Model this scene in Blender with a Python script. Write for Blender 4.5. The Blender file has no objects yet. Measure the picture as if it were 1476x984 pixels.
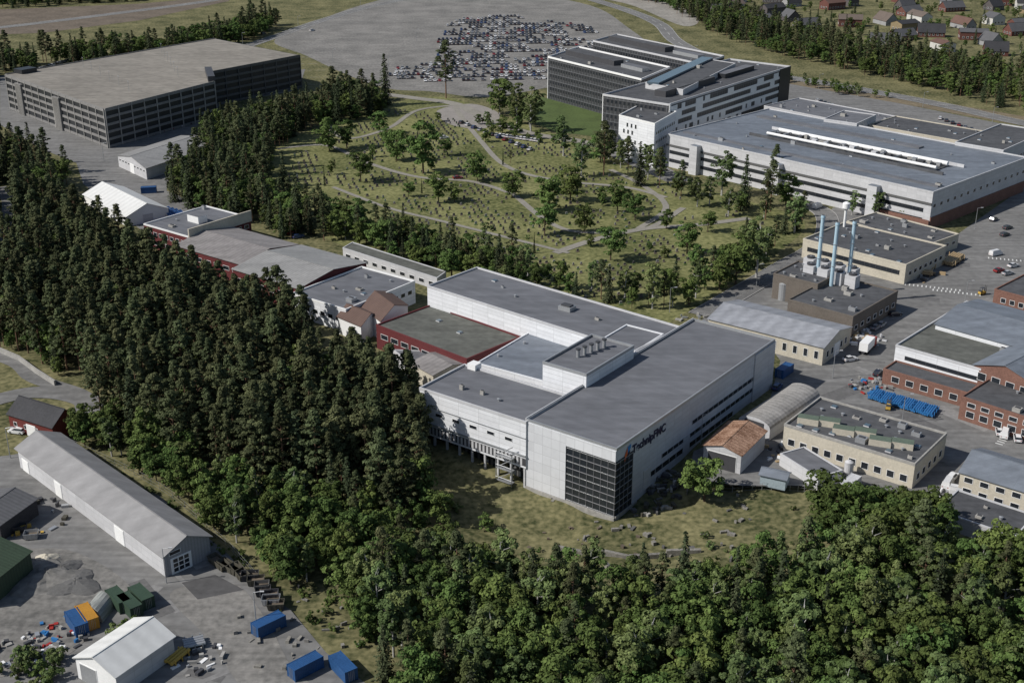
import bpy, math, random
from mathutils import Vector, noise
R=random.Random(7)
sc=bpy.context.scene
FPX=1800.0; CX,CY=738.0,492.0; CH=140.0; TH=math.atan(752/1800.0)
cT,sT=math.cos(TH),math.sin(TH)
def sstep(a,b,x):
    t=max(0,min(1,(x-a)/(b-a))); return t*t*(3-2*t)
DC=(3.0,238.0)
def H(x,y):
    g=math.exp(-((x-DC[0])/52)**2-((y-DC[1])/30)**2)
    k=max(0,(g-0.06)/0.94)
    z=-5.2*k+.9*min(1,k*6)*noise.noise((x/9,y/9,4))
    if y>1350: z+=90*sstep(1350,2600,y)
    return z
def P(px,py,z=None):
    """survey helper: ground (or height z) position of a point measured on the photograph"""
    dx=(px-CX)/FPX; dv=(py-CY)/FPX
    d=(dx,cT-dv*sT,-(sT+dv*cT))
    zz=0 if z is None else z
    for i in range(14 if z is None else 1):
        t=(zz-CH)/d[2]; x,y=d[0]*t,d[1]*t
        if z is None: zz=0.5*zz+0.5*H(x,y)
    return Vector((x,y,zz))
def vs(py): return 0.852*(py+260)/140.0
# ------------------------------------------------------------ materials
MC={}
def mat(name,col,rough=.8,var=.15,scale=.25,pat=None,pw=1.,ph=1.,mort=.04,mk=.5,metal=0,col2=None,spec=.3,randv=0,fine=1.0,offs=0,stain=0):
    if name in MC: return MC[name]
    m=bpy.data.materials.new(name); m.use_nodes=True; nt=m.node_tree; N=nt.nodes; L=nt.links
    b=N['Principled BSDF']; b.inputs['Roughness'].default_value=rough; b.inputs['Metallic'].default_value=metal
    b.inputs['Specular IOR Level'].default_value=spec
    geo=N.new('ShaderNodeNewGeometry')
    n1=N.new('ShaderNodeTexNoise'); n1.inputs['Scale'].default_value=scale; n1.inputs['Detail'].default_value=6; n1.inputs['Roughness'].default_value=.65
    n2=N.new('ShaderNodeTexNoise'); n2.inputs['Scale'].default_value=scale*9*fine; n2.inputs['Detail'].default_value=4
    L.new(geo.outputs['Position'],n1.inputs['Vector']); L.new(geo.outputs['Position'],n2.inputs['Vector'])
    ad=N.new('ShaderNodeMath'); ad.operation='ADD'; L.new(n1.outputs['Fac'],ad.inputs[0]); L.new(n2.outputs['Fac'],ad.inputs[1])
    mr=N.new('ShaderNodeMapRange'); mr.inputs['From Min'].default_value=.75; mr.inputs['From Max'].default_value=1.25; L.new(ad.outputs[0],mr.inputs['Value'])
    mx=N.new('ShaderNodeMix'); mx.data_type='RGBA'
    c1=tuple(min(1,c*(1-var)) for c in col); c2=tuple(min(1,c*(1+var)) for c in (col2 or col))
    mx.inputs['A'].default_value=(*c1,1); mx.inputs['B'].default_value=(*c2,1)
    L.new(mr.outputs['Result'],mx.inputs['Factor']); out=mx.outputs['Result']
    def mulf(out,sock):
        m2=N.new('ShaderNodeMix'); m2.data_type='RGBA'; m2.blend_type='MULTIPLY'; m2.inputs['Factor'].default_value=1
        L.new(out,m2.inputs['A']); L.new(sock,m2.inputs['B']); return m2.outputs['Result']
    if stain:
        mp=N.new('ShaderNodeMapping'); mp.inputs['Rotation'].default_value=(0,0,.64); mp.inputs['Scale'].default_value=(.05,.45,.3); L.new(geo.outputs['Position'],mp.inputs['Vector'])
        n3=N.new('ShaderNodeTexNoise'); n3.inputs['Scale'].default_value=1; n3.inputs['Detail'].default_value=7; n3.inputs['Roughness'].default_value=.6; L.new(mp.outputs[0],n3.inputs['Vector'])
        q=N.new('ShaderNodeMapRange'); q.inputs['From Min'].default_value=.35; q.inputs['From Max'].default_value=.65; q.inputs['To Min'].default_value=1-stain; q.inputs['To Max'].default_value=1+stain*.4; L.new(n3.outputs['Fac'],q.inputs['Value']); out=mulf(out,q.outputs['Result'])
    if pat:
        uv=N.new('ShaderNodeUVMap')
        if pat=='panel':
            t=N.new('ShaderNodeTexBrick'); t.offset=offs; t.squash=1
            t.inputs['Scale'].default_value=1; t.inputs['Brick Width'].default_value=pw; t.inputs['Row Height'].default_value=ph
            t.inputs['Mortar Size'].default_value=mort; t.inputs['Mortar Smooth'].default_value=.3
            t.inputs['Color1'].default_value=(1,1,1,1); t.inputs['Color2'].default_value=(.88,.88,.88,1); t.inputs['Mortar'].default_value=(mk,mk,mk,1)
            L.new(uv.outputs[0],t.inputs['Vector']); tc=t.outputs['Color']
        else:
            t=N.new('ShaderNodeTexWave'); t.wave_type='BANDS'; t.bands_direction='X' if pat=='corrx' else 'Y'
            t.inputs['Scale'].default_value=1/pw*.314; t.inputs['Distortion'].default_value=0
            L.new(uv.outputs[0],t.inputs['Vector'])
            q=N.new('ShaderNodeMapRange'); q.inputs['To Min'].default_value=mk; q.inputs['To Max'].default_value=1.0; L.new(t.outputs['Fac'],q.inputs['Value'])
            tc=q.outputs['Result']
        out=mulf(out,tc)
    if randv:
        oi=N.new('ShaderNodeObjectInfo'); q=N.new('ShaderNodeMapRange'); q.inputs['To Min'].default_value=1-randv; q.inputs['To Max'].default_value=1+randv
        L.new(oi.outputs['Random'],q.inputs['Value'])
        hs=N.new('ShaderNodeHueSaturation'); L.new(q.outputs['Result'],hs.inputs['Value']); L.new(out,hs.inputs['Color'])
        ml=N.new('ShaderNodeMath'); ml.operation='MULTIPLY'; ml.inputs[1].default_value=7.31; L.new(oi.outputs['Random'],ml.inputs[0])
        fr=N.new('ShaderNodeMath'); fr.operation='FRACT'; L.new(ml.outputs[0],fr.inputs[0])
        q2=N.new('ShaderNodeMapRange'); q2.inputs['To Min'].default_value=.475; q2.inputs['To Max'].default_value=.52; L.new(fr.outputs[0],q2.inputs['Value']); L.new(q2.outputs['Result'],hs.inputs['Hue'])
        out=hs.outputs['Color']
    L.new(out,b.inputs['Base Color'])
    MC[name]=m; return m
GRASS=mat('grass_meadow',(.06,.075,.03),.95,.4,.06,col2=(.16,.145,.075),fine=1.3,spec=.1)
LAWN=mat('cemetery_lawn',(.085,.105,.036),.95,.35,.035,col2=(.185,.18,.08),fine=2,spec=.1)
ASPH=mat('asphalt',(.175,.172,.167),.9,.2,.035,fine=1.5,stain=.25)
ASPH2=mat('asphalt_dark',(.08,.078,.078),.9,.25,.05)
ASPHP=mat('asphalt_patch',(.125,.122,.12),.9,.2,.1); ASPHL=mat('asphalt_light_patch',(.21,.205,.2),.9,.2,.1)
GRAV=mat('gravel',(.165,.16,.15),.95,.25,.05,col2=(.21,.2,.185),fine=1.5,stain=.2)
DIRT=mat('dirt',(.13,.105,.08),.95,.35,.06)
PATH=mat('path_gravel',(.24,.225,.195),.95,.15,.1)
LINE=mat('road_paint',(.6,.6,.58),.7,.1,.5)
KERB=mat('kerb_stone',(.32,.31,.3),.8,.1,.5)
CONC=mat('concrete',(.31,.30,.28),.9,.2,.15)
CONC_T=mat('concrete_deck',(.245,.225,.195),.9,.16,.03,pat='panel',pw=16,ph=8,mort=.18,mk=.74,stain=.18)
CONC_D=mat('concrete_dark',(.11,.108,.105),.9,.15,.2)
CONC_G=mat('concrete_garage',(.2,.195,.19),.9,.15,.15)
WHITE=mat('white_panel',(.73,.74,.76),.5,.05,.1,pat='panel',pw=6,ph=1.2,mort=.06,mk=.66)
WHITEP=mat('white_paint',(.75,.75,.74),.6,.06,.3)
GREYP=mat('grey_panel',(.52,.53,.56),.45,.05,.1,pat='panel',pw=3.6,ph=1.2,mort=.05,mk=.75)
LGREY=mat('light_grey_panel',(.52,.52,.53),.5,.06,.1,pat='panel',pw=4,ph=1.5,mort=.05,mk=.75)
CREAM=mat('cream_render',(.48,.44,.36),.85,.12,.2)
ROOFM=mat('roof_membrane',(.145,.149,.163),.75,.12,.045,pat='panel',pw=30,ph=1.6,mort=.05,mk=.84,fine=.6,stain=.16)
ROOFD=mat('roof_felt_dark',(.085,.087,.093),.85,.2,.05,pat='panel',pw=10,ph=1.0,mort=.05,mk=.85,stain=.2)
ROOFG=mat('roof_felt_green',(.115,.118,.105),.9,.2,.06,pat='panel',pw=10,ph=1.0,mort=.05,mk=.88,stain=.2)
ROOFB=mat('roof_bluegrey',(.165,.185,.215),.6,.12,.05,pat='panel',pw=12,ph=2,mort=.06,mk=.86,stain=.18)
ROOFC=mat('roof_corrugated',(.30,.295,.285),.5,.12,.08,pat='corrx',pw=1.1,mk=.78,stain=.15)
ROOFP=mat('roof_fibrecement',(.235,.22,.215),.8,.15,.08,pat='corrx',pw=1.6,mk=.85,stain=.2)
ROOFW=mat('roof_white_sheet',(.66,.66,.64),.5,.05,.1,pat='corrx',pw=3,mk=.9)
ROOFK=mat('roof_black',(.04,.04,.044),.8,.2,.2)
RUST=mat('rusty_sheet',(.2,.09,.045),.8,.35,.3,col2=(.36,.23,.16),pat='corrx',pw=1.2,mk=.75)
BROWNT=mat('brown_tiles',(.13,.085,.07),.85,.15,.3,pat='corrx',pw=.9,mk=.8)
RED=mat('falu_red',(.14,.03,.025),.8,.15,.4,pat='corrx',pw=.6,mk=.8)
REDD=mat('dark_red_cladding',(.12,.028,.03),.7,.15,.3)
BRICK=mat('brick_wall',(.18,.095,.072),.9,.2,.3,pat='panel',pw=.5,ph=.25,mort=.02,mk=1.3,offs=.5)
BLACKP=mat('black_panel',(.03,.032,.035),.4,.15,.2)
GREENP=mat('green_sheet',(.045,.07,.043),.7,.15,.3,pat='corrx',pw=.8,mk=.8)
GLASS=mat('window_glass',(.02,.024,.03),.12,.2,.3,spec=.6)
SKYL=mat('skylight_glass',(.09,.13,.16),.15,.1,.3,spec=.7)
METAL=mat('galvanised_metal',(.40,.41,.42),.4,.1,.5,metal=.5)
DMET=mat('dark_metal',(.06,.06,.065),.5,.1,.5)
CBLUE=mat('container_blue',(.025,.085,.22),.5,.18,.3,pat='corrx',pw=.35,mk=.75)
CGREEN=mat('container_green',(.04,.07,.045),.6,.15,.3,pat='corrx',pw=.35,mk=.75)
CYEL=mat('container_yellow',(.45,.22,.03),.5,.12,.3,pat='corrx',pw=.35,mk=.75)
CBROWN=mat('dumpster_brown',(.07,.065,.05),.7,.2,.4)
STACK=mat('stack_lightblue',(.36,.49,.57),.5,.08,.4)
YEL=mat('yellow_paint',(.5,.33,.07),.6,.15,.4)
BLUEP=mat('blue_paint',(.03,.15,.36),.5,.15,.8)
REDP=mat('red_paint',(.3,.03,.025),.5,.1,.4)
TAN=mat('wood_tan',(.38,.28,.16),.7,.15,.4)
BARK=mat('bark',(.085,.06,.045),.95,.25,1)
BARKP=mat('pine_bark',(.17,.10,.065),.95,.25,1)
STONE=mat('gravestone_stone',(.13,.125,.12),.7,.4,.2)
ROCK=mat('rock_face',(.2,.19,.17),.95,.35,.3)
TYRE=mat('tyre',(.02,.02,.02),.9,.1,1)
def leafmat(name,c,c2,v=.34):
    return mat(name,c,.8,.3,.35,col2=c2,randv=v,spec=.1,fine=.6)
L_PINE=leafmat('pine_needles',(.044,.055,.024),(.078,.09,.042))
L_SPRUCE=leafmat('spruce_needles',(.028,.04,.02),(.05,.065,.032))
L_DEC=leafmat('leaves_deciduous',(.047,.078,.02),(.088,.125,.036))
L_BIRCH=leafmat('leaves_birch',(.066,.096,.032),(.112,.145,.055))
# ------------------------------------------------------------ mesh builder
class MB:
    def __init__(s): s.v=[];s.f=[];s.uv=[];s.mi=[];s.m=[]
    def face(s,pts,m,uv=None):
        if m not in s.m: s.m.append(m)
        k=len(s.v); s.v+= [tuple(p) for p in pts]; s.f.append(tuple(range(k,k+len(pts)))); s.mi.append(s.m.index(m))
        if uv is None:
            p0=Vector(pts[0]); e=(Vector(pts[1])-p0); l=e.length or 1; e=e/l
            n=e.cross(Vector(pts[-1])-p0); 
            if n.length<1e-9: n=Vector((0,0,1))
            w=n.normalized().cross(e)
            uv=[((Vector(p)-p0).dot(e),(Vector(p)-p0).dot(w)) for p in pts]
        s.uv+=uv
    def obj(s,name,parent=None,smooth=False,link=True):
        me=bpy.data.meshes.new(name); me.from_pydata(s.v,[],s.f)
        for m in s.m: me.materials.append(m)
        me.polygons.foreach_set('material_index',s.mi)
        u=me.uv_layers.new(name='UVMap'); fl=[c for p in s.uv for c in p]; u.data.foreach_set('uv',fl)
        if smooth: me.polygons.foreach_set('use_smooth',[True]*len(s.f))
        me.update()
        o=bpy.data.objects.new(name,me)
        if link: sc.collection.objects.link(o)
        if parent: o.parent=parent
        return o
def empty(name):
    o=bpy.data.objects.new(name,None); o.empty_display_size=.5; sc.collection.objects.link(o); return o
def V2(p): return Vector((p[0],p[1]))
def hexa(mb,b,t,m,mt=None):
    n=len(b)
    for i in range(n):
        j=(i+1)%n; mb.face([b[i],b[j],t[j],t[i]],m)
    mb.face(list(t),mt or m); mb.face(list(reversed(b)),m)
def beam(mb,p0,p1,o0,o1,z0,z1,m,mt=None):
    p0,p1=V2(p0),V2(p1); d=(p1-p0)
    if d.length<1e-6: return
    d.normalize(); n=Vector((d.y,-d.x))
    q=[p0+n*o0,p0+n*o1,p1+n*o1,p1+n*o0]
    hexa(mb,[(a.x,a.y,z0) for a in q],[(a.x,a.y,z1) for a in q],m,mt)
def box(mb,c,sx,sy,z0,z1,ang,m,mt=None):
    ca,sa=math.cos(ang),math.sin(ang)
    q=[(c[0]+a*sx/2*ca-b*sy/2*sa,c[1]+a*sx/2*sa+b*sy/2*ca) for a,b in((-1,-1),(1,-1),(1,1),(-1,1))]
    hexa(mb,[(*p,z0) for p in q],[(*p,z1) for p in q],m,mt)
def cyl(mb,c,r,z0,z1,m,n=12,r2=None):
    r2=r if r2 is None else r2
    b=[(c[0]+r*math.cos(2*math.pi*i/n),c[1]+r*math.sin(2*math.pi*i/n),z0) for i in range(n)]
    t=[(c[0]+r2*math.cos(2*math.pi*i/n),c[1]+r2*math.sin(2*math.pi*i/n),z1) for i in range(n)]
    hexa(mb,b,t,m)
def tube(mb,a,b,r,m,n=8,r2=None):
    a,b=Vector(a),Vector(b); d=(b-a).normalized(); u=d.orthogonal().normalized(); w=d.cross(u); r2=r if r2 is None else r2
    A=[a+(u*math.cos(2*math.pi*i/n)+w*math.sin(2*math.pi*i/n))*r for i in range(n)]
    B=[b+(u*math.cos(2*math.pi*i/n)+w*math.sin(2*math.pi*i/n))*r2 for i in range(n)]
    hexa(mb,A,B,m)
def area(poly): return sum(poly[i][0]*poly[(i+1)%len(poly)][1]-poly[(i+1)%len(poly)][0]*poly[i][1] for i in range(len(poly)))/2
def inset(poly,d):
    n=len(poly); out=[]
    for i in range(n):
        a,b,c=V2(poly[i-1]),V2(poly[i]),V2(poly[(i+1)%n])
        d1=(b-a).normalized(); d2=(c-b).normalized(); n1=Vector((-d1.y,d1.x)); n2=Vector((-d2.y,d2.x))
        k=1+n1.dot(n2); k=max(k,.2); out.append(b+(n1+n2)*(d/k))
    return out
def ring(mb,poly,o_out,o_in,z0,z1,m):
    A=inset(poly,-o_out); B=inset(poly,-o_in); n=len(poly)
    for i in range(n):
        j=(i+1)%n
        mb.face([(*A[i],z0),(*A[j],z0),(*A[j],z1),(*A[i],z1)],m)
        mb.face([(*B[j],z0),(*B[i],z0),(*B[i],z1),(*B[j],z1)],m)
        mb.face([(*A[i],z1),(*A[j],z1),(*B[j],z1),(*B[i],z1)],m)
        mb.face([(*B[i],z0),(*B[j],z0),(*A[j],z0),(*A[i],z0)],m)
FOOT=[]
def inpoly(x,y,poly):
    c=False; n=len(poly); j=n-1
    for i in range(n):
        xi,yi=poly[i][0],poly[i][1]; xj,yj=poly[j][0],poly[j][1]
        if (yi>y)!=(yj>y) and x<(xj-xi)*(y-yi)/(yj-yi)+xi: c=not c
        j=i
    return c
def rectify(poly):
    if len(poly)!=4: return poly
    a,b,c,d=[V2(p) for p in poly]; cen=(a+b+c+d)/4
    u=((b-a)+(c-d))/2; v=((d-a)+(c-b))/2
    lu,lv=u.length,v.length; cosang=u.dot(v)/(lu*lv)
    if abs(cosang)>.30: 
        return [cen-u/2-v/2,cen+u/2-v/2,cen+u/2+v/2,cen-u/2+v/2]
    au=math.atan2(u.y,u.x); av=math.atan2(v.y,v.x)-math.pi/2
    dlt=(av-au+math.pi)%(2*math.pi)-math.pi; w=lu/(lu+lv); a0=au+dlt*(1-w)
    u=Vector((math.cos(a0),math.sin(a0)))*lu; v=Vector((-math.sin(a0),math.cos(a0)))*lv
    return [cen-u/2-v/2,cen+u/2-v/2,cen+u/2+v/2,cen-u/2+v/2]
def wins(mb,p0,p1,z,h,w,gap,m0=1.,m1=1.,fm=None,gm=None,prob=1):
    p0,p1=V2(p0),V2(p1); L=(p1-p0).length; d=(p1-p0)/L; fm=fm or WHITEP; gm=gm or GLASS
    n=int((L-m0-m1+gap)/(w+gap)); 
    if n<1: return
    s=m0+((L-m0-m1)-(n*w+(n-1)*gap))/2
    for i in range(n):
        if prob<1 and R.random()>prob: continue
        a=s+i*(w+gap); f=.09
        beam(mb,p0+d*a,p0+d*(a+w),.0,.07,z,z+f,fm); beam(mb,p0+d*a,p0+d*(a+w),.0,.07,z+h-f,z+h,fm)
        beam(mb,p0+d*a,p0+d*(a+f),.0,.07,z+f,z+h-f,fm); beam(mb,p0+d*(a+w-f),p0+d*(a+w),.0,.07,z+f,z+h-f,fm)
        beam(mb,p0+d*(a+f),p0+d*(a+w-f),-.1,.03,z+f,z+h-f,gm)
def strip(mb,p0,p1,z,h,m0,m1,step=1.5,fm=None,gm=None,mw=.1):
    p0,p1=V2(p0),V2(p1); L=(p1-p0).length; d=(p1-p0)/L; fm=fm or DMET
    beam(mb,p0+d*m0,p0+d*(L-m1),-.1,.04,z,z+h,gm or GLASS)
    beam(mb,p0+d*m0,p0+d*(L-m1),.0,.1,z-.1,z,fm); beam(mb,p0+d*m0,p0+d*(L-m1),.0,.1,z+h,z+h+.1,fm)
    a=m0
    while a<L-m1-mw: 
        beam(mb,p0+d*a,p0+d*(a+mw),.03,.09,z+.001,z+h-.001,fm); a+=step
def clutter(mb,poly,z,n,ang,big=2.5,seed=0):
    r=random.Random(seed+int(abs(poly[0][0]*13))); ip=inset(poly,2.0)
    xs=[p[0] for p in ip]; ys=[p[1] for p in ip]; k=0; placed=[]
    for t in range(n*20):
        if k>=n: break
        x,y=r.uniform(min(xs),max(xs)),r.uniform(min(ys),max(ys))
        if not inpoly(x,y,ip) or any(math.hypot(x-a,y-b)<big*1.3 for a,b in placed): continue
        placed.append((x,y)); k+=1; q=r.random()
        if q<.35:
            s=r.uniform(.8,big); hh=r.uniform(.5,1.5); box(mb,(x,y),s,s*r.uniform(.5,1),z-.05,z+hh,ang,METAL if r.random()<.5 else CONC); box(mb,(x,y),s*.6,s*.3,z+hh,z+hh+.2,ang,DMET)
        elif q<.75:
            cyl(mb,(x,y),r.uniform(.2,.4),z-.05,z+.6,METAL,10); cyl(mb,(x,y),.5,z+.6,z+.75,METAL,10,.15)
        else:
            box(mb,(x,y),1.4,1.4,z-.05,z+.25,ang,LGREY); box(mb,(x,y),1.2,1.2,z+.25,z+.4,ang,SKYL)
def bld(name,px,z,wm,rm,base=-.3,par=.5,cop=None,win=(),nclut=0,rect=True,raw=False,parent=None):
    poly=[V2(p) for p in px] if raw else [V2(P(x,y,z)) for x,y in px]
    if rect: poly=rectify(poly)
    if area(poly)<0: poly.reverse()
    FOOT.append(poly)
    E=parent or empty(name); cop=cop or wm
    w=MB(); n=len(poly)
    for i in range(n):
        a,b=poly[i],poly[(i+1)%n]; L=(b-a).length
        w.face([(*a,base),(*b,base),(*b,z),(*a,z)],wm,[(0,base),(L,base),(L,z),(0,z)])
    w.obj('walls',E)
    r=MB(); r.face([(*p,z) for p in poly],rm); r.obj('roof',E)
    c=MB(); ring(c,poly,.06,-.3,z-.15,z+par,cop); c.obj('parapet',E)
    if win:
        g=MB()
        for it in win:
            e=it[0]; a,b=poly[e],poly[(e+1)%n]
            if it[1]=='s': strip(g,a,b,*it[2:])
            else: wins(g,a,b,*it[2:])
        g.obj('windows',E)
    d=poly[1]-poly[0]; ang=math.atan2(d.y,d.x)
    if nclut:
        q=MB(); clutter(q,poly,z,nclut,ang); q.obj('roof_units',E)
    return dict(E=E,poly=poly,z=z,ang=ang)
def slab(mb,q,t,m,me=None):
    b=[(p[0],p[1],p[2]-t) for p in q]; hexa(mb,b,q,me or m,m)
def gab(name,px,z,zr,wm,rm,axis=0,base=-.3,ov=.4,win=(),gm=None,raw=False,doors=()):
    poly=[V2(p) for p in px] if raw else [V2(P(x,y,z)) for x,y in px]; poly=rectify(poly)
    if area(poly)<0: poly.reverse()
    FOOT.append(poly); E=empty(name); w=MB(); a,b,c,d=poly
    if axis==1: A=(b,c,d,a)
    else: A=(a,b,c,d)
    m1=(A[1]+A[2])/2; m0=(A[3]+A[0])/2
    def wq(p,q,g=False):
        L=(q-p).length
        if g: w.face([(*p,base),(*q,base),(*q,z),(*((p+q)/2),zr),(*p,z)],gm or wm,[(0,base),(L,base),(L,z),(L/2,zr),(0,z)])
        else: w.face([(*p,base),(*q,base),(*q,z),(*p,z)],wm,[(0,base),(L,base),(L,z),(0,z)])
    wq(A[0],A[1]); wq(A[1],A[2],True); wq(A[2],A[3]); wq(A[3],A[0],True); w.obj('walls',E)
    r=MB(); u=(A[1]-A[0]).normalized(); v=(A[3]-A[0]).normalized(); hw=(A[3]-A[0]).length/2; sl=(zr-z)/hw
    T=.12
    e0=A[0]-u*ov-v*ov; e1=A[1]+u*ov-v*ov; e2=A[2]+u*ov+v*ov; e3=A[3]-u*ov+v*ov; r0=m0-u*ov; r1=m1+u*ov
    ze=z-sl*ov+T; zz=zr+T
    slab(r,[(*e0,ze),(*e1,ze),(*r1,zz),(*r0,zz)],T+.03,rm)
    slab(r,[(*e2,ze),(*e3,ze),(*r0,zz),(*r1,zz)],T+.03,rm)
    q=MB(); 
    beam(q,r0,r1,-.15,.15,zz-.05,zz+.06,rm); q.obj('ridge_cap',E)
    r.obj('roof',E)
    if win or doors:
        g=MB()
        for it in win:
            e=it[0]; p,q2=poly[e],poly[(e+1)%4]
            if it[1]=='s': strip(g,p,q2,*it[2:])
            else: wins(g,p,q2,*it[2:])
        for e,fr,wd,ht,dm in doors:
            p,q2=poly[e],poly[(e+1)%4]; L=(q2-p).length; dd=(q2-p)/L; s=L*fr
            beam(g,p+dd*(s-wd/2-.15),p+dd*(s+wd/2+.15),0,.08,0,ht+.15,WHITEP); beam(g,p+dd*(s-wd/2),p+dd*(s+wd/2),.02,.12,.02,ht,dm)
        g.obj('windows_and_doors',E)
    d_=poly[1]-poly[0]
    return dict(E=E,poly=poly,z=z,ang=math.atan2(d_.y,d_.x))
# ------------------------------------------------------------ terrain & ground sheets
xs=[-9000,-4000,-2000,-1100]+[x for x in range(-700,-100,8)]+[x for x in range(-100,101,3)]+[x for x in range(108,701,8)]+[1100,2000,4000,9000]
ys=[-3000,-1000,0]+[y for y in range(100,330,3)]+[y for y in range(330,1500,10)]+[1700,1900,2100,2300,2600,3200,5000,9000]
v=[];f=[]
for y in ys:
    for x in xs: v.append((x,y,H(x,y)))
nx=len(xs)
for j in range(len(ys)-1):
    for i in range(nx-1): k=j*nx+i; f.append((k,k+1,k+nx+1,k+nx))
me=bpy.data.meshes.new('ground'); me.from_pydata(v,[],f); me.materials.append(GRASS); me.polygons.foreach_set('use_smooth',[True]*len(f))
sc.collection.objects.link(bpy.data.objects.new('ground',me))
def smooth(pts,closed=False,n=6):
    out=[]; m=len(pts)
    rng=range(m) if closed else range(m-1)
    for i in rng:
        p=[Vector(pts[(i+k)%m]) if closed else Vector(pts[min(max(i+k,0),m-1)]) for k in(-1,0,1,2)]
        for s in range(n):
            t=s/n; out.append(.5*((2*p[1])+(-p[0]+p[2])*t+(2*p[0]-5*p[1]+4*p[2]-p[3])*t*t+(-p[0]+3*p[1]-3*p[2]+p[3])*t**3))
    if not closed: out.append(Vector(pts[-1]))
    return out
def sheet(name,px,z,m,sm=False):
    pts=[V2(P(x,y,0)) for x,y in px]
    if sm: pts=smooth(pts,True)
    if area(pts)<0: pts.reverse()
    b=MB(); b.face([(*p,z) for p in pts],m); return b.obj(name)
ROADS=[]
ZR=[.11]
def ribbon(name,px,w,m,dash=False,edge=False,kerb=False,keep=True):
    z=ZR[0]; ZR[0]+=.005
    pts=smooth([V2(P(x,y,0)) for x,y in px],False,8); b=MB(); nrm=[]
    for i in range(len(pts)):
        a=pts[max(i-1,0)]; c=pts[min(i+1,len(pts)-1)]; d=(c-a).normalized(); nrm.append(Vector((d.y,-d.x)))
    def st(o0,o1,zz,mm,sel=lambda i:True,z2=None):
        for i in range(len(pts)-1):
            if not sel(i): continue
            q=[pts[i]+nrm[i]*o1,pts[i+1]+nrm[i+1]*o1,pts[i+1]+nrm[i+1]*o0,pts[i]+nrm[i]*o0]
            if z2 is None: b.face([(*p,zz) for p in q],mm)
            else: hexa(b,[(*p,zz) for p in q],[(*p,z2) for p in q],mm)
    st(-w/2,w/2,z,m)
    if dash: st(-.12,.12,z+.12,LINE,lambda i:i%2==0)
    if edge: st(-w/2+.3,-w/2+.5,z+.12,LINE); st(w/2-.5,w/2-.3,z+.12,LINE)
    if kerb: st(-w/2-.25,-w/2-.002,0,KERB,z2=z+.13); st(w/2+.002,w/2+.25,0,KERB,z2=z+.13)
    if keep: ROADS.append(([p.copy() for p in pts],w/2+1.5))
    return b.obj(name)
sheet('cemetery_lawn',[(395,215),(470,180),(560,150),(640,140),(720,165),(790,190),(880,215),(960,255),(1080,290),(1160,320),(1120,365),(1050,410),(990,450),(900,480),(700,430),(560,380),(440,330),(380,290)],.03,LAWN,True)
sheet('gravel_lot',[(395,60),(440,38),(520,8),(600,-8),(740,-10),(850,8),(905,40),(935,70),(900,110),(800,125),(700,140),(620,132),(560,128),(500,108),(440,80)],.05,GRAV,True)
sheet('garage_forecourt',[(0,110),(60,100),(200,95),(330,115),(440,100),(430,130),(320,150),(280,185),(290,205),(250,225),(240,275),(300,300),(330,330),(260,330),(215,340),(160,300),(120,265),(110,235),(60,215),(0,180)],.053,ASPH)
sheet('factory_yard',[(1000,470),(1060,425),(1150,370),(1200,300),(1290,285),(1370,345),(1476,270),(1700,260),(1700,800),(1476,790),(1400,770),(1340,720),(1200,705),(1150,700),(1070,700),(990,690),(1000,650),(1075,620),(1110,575),(1125,520),(1110,500),(1040,480)],.05,ASPH)
sheet('lower_yard',[(-250,670),(-60,665),(20,655),(80,640),(230,715),(330,800),(360,835),(420,880),(470,940),(560,1010),(640,1100),(-400,1100)],.05,ASPH)
sheet('gravel_patch',[(-200,800),(40,790),(120,800),(190,850),(150,890),(60,960),(-250,1000)],.085,GRAV,True)
sheet('gravel_bank',[(245,855),(335,840),(385,895),(420,960),(470,1010),(370,1010),(300,920)],.088,GRAV,True)
sheet('dark_tarmac_patch',[(262,840),(310,828),(352,850),(285,864)],.105,ASPH2)
sheet('dirt_bank',[(-300,12),(0,14),(200,6),(330,-6),(330,2),(200,30),(60,48),(-300,60)],.05,DIRT)
sheet('lawn_strip',[(780,140),(860,160),(890,172),(880,200),(800,190),(750,170)],.056,mat('lawn_green',(.07,.1,.03),.95,.25,.1))
sheet('highway_verge',[(1120,108),(1300,138),(1476,168),(1700,200),(1700,215),(1476,182),(1300,150),(1130,122)],.04,mat('dry_verge',(.16,.13,.085),.95,.3,.05))
sheet('office_forecourt',[(1120,118),(1300,150),(1476,185),(1700,230),(1700,268),(1476,268),(1440,215),(1100,150),(950,235),(1000,262),(960,262),(880,225),(880,200),(900,170)],.045,ASPH)
sheet('cut_slope_gravel',[(640,-8),(740,-25),(900,-15),(1000,20),(985,38),(900,5),(800,-8)],.08,mat('gravel_bright',(.25,.235,.21),.95,.3,.05),True)
b=MB(); rp=random.Random(3)
for i in range(46):
    if i<30: x,y=rp.uniform(1200,1470),rp.uniform(330,720)
    elif i<40: x,y=rp.uniform(190,330),rp.uniform(800,980)
    else: x,y=rp.uniform(150,280),rp.uniform(205,290)
    q=P(x,y,0); a=rp.choice([.64,.64+1.57,-.3]); L_,W_=rp.uniform(3,16),rp.uniform(1,5); ca,sa=math.cos(a),math.sin(a)
    b.face([(q.x+u*L_/2*ca-v_*W_/2*sa,q.y+u*L_/2*sa+v_*W_/2*ca,.0565+.0006*i) for u,v_ in((-1,-1),(1,-1),(1,1),(-1,1))],rp.choice([ASPHP,ASPHP,ASPHL]))
b.obj('asphalt_patches')
ribbon('access_road',[(240,98),(330,75),(400,52),(470,28),(560,4),(700,-18),(860,-8)],9,ASPH,edge=True,dash=True)
ribbon('main_road',[(-200,60),(0,40),(150,22),(300,2),(430,-20)],10,ASPH,edge=True,dash=True)
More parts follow.
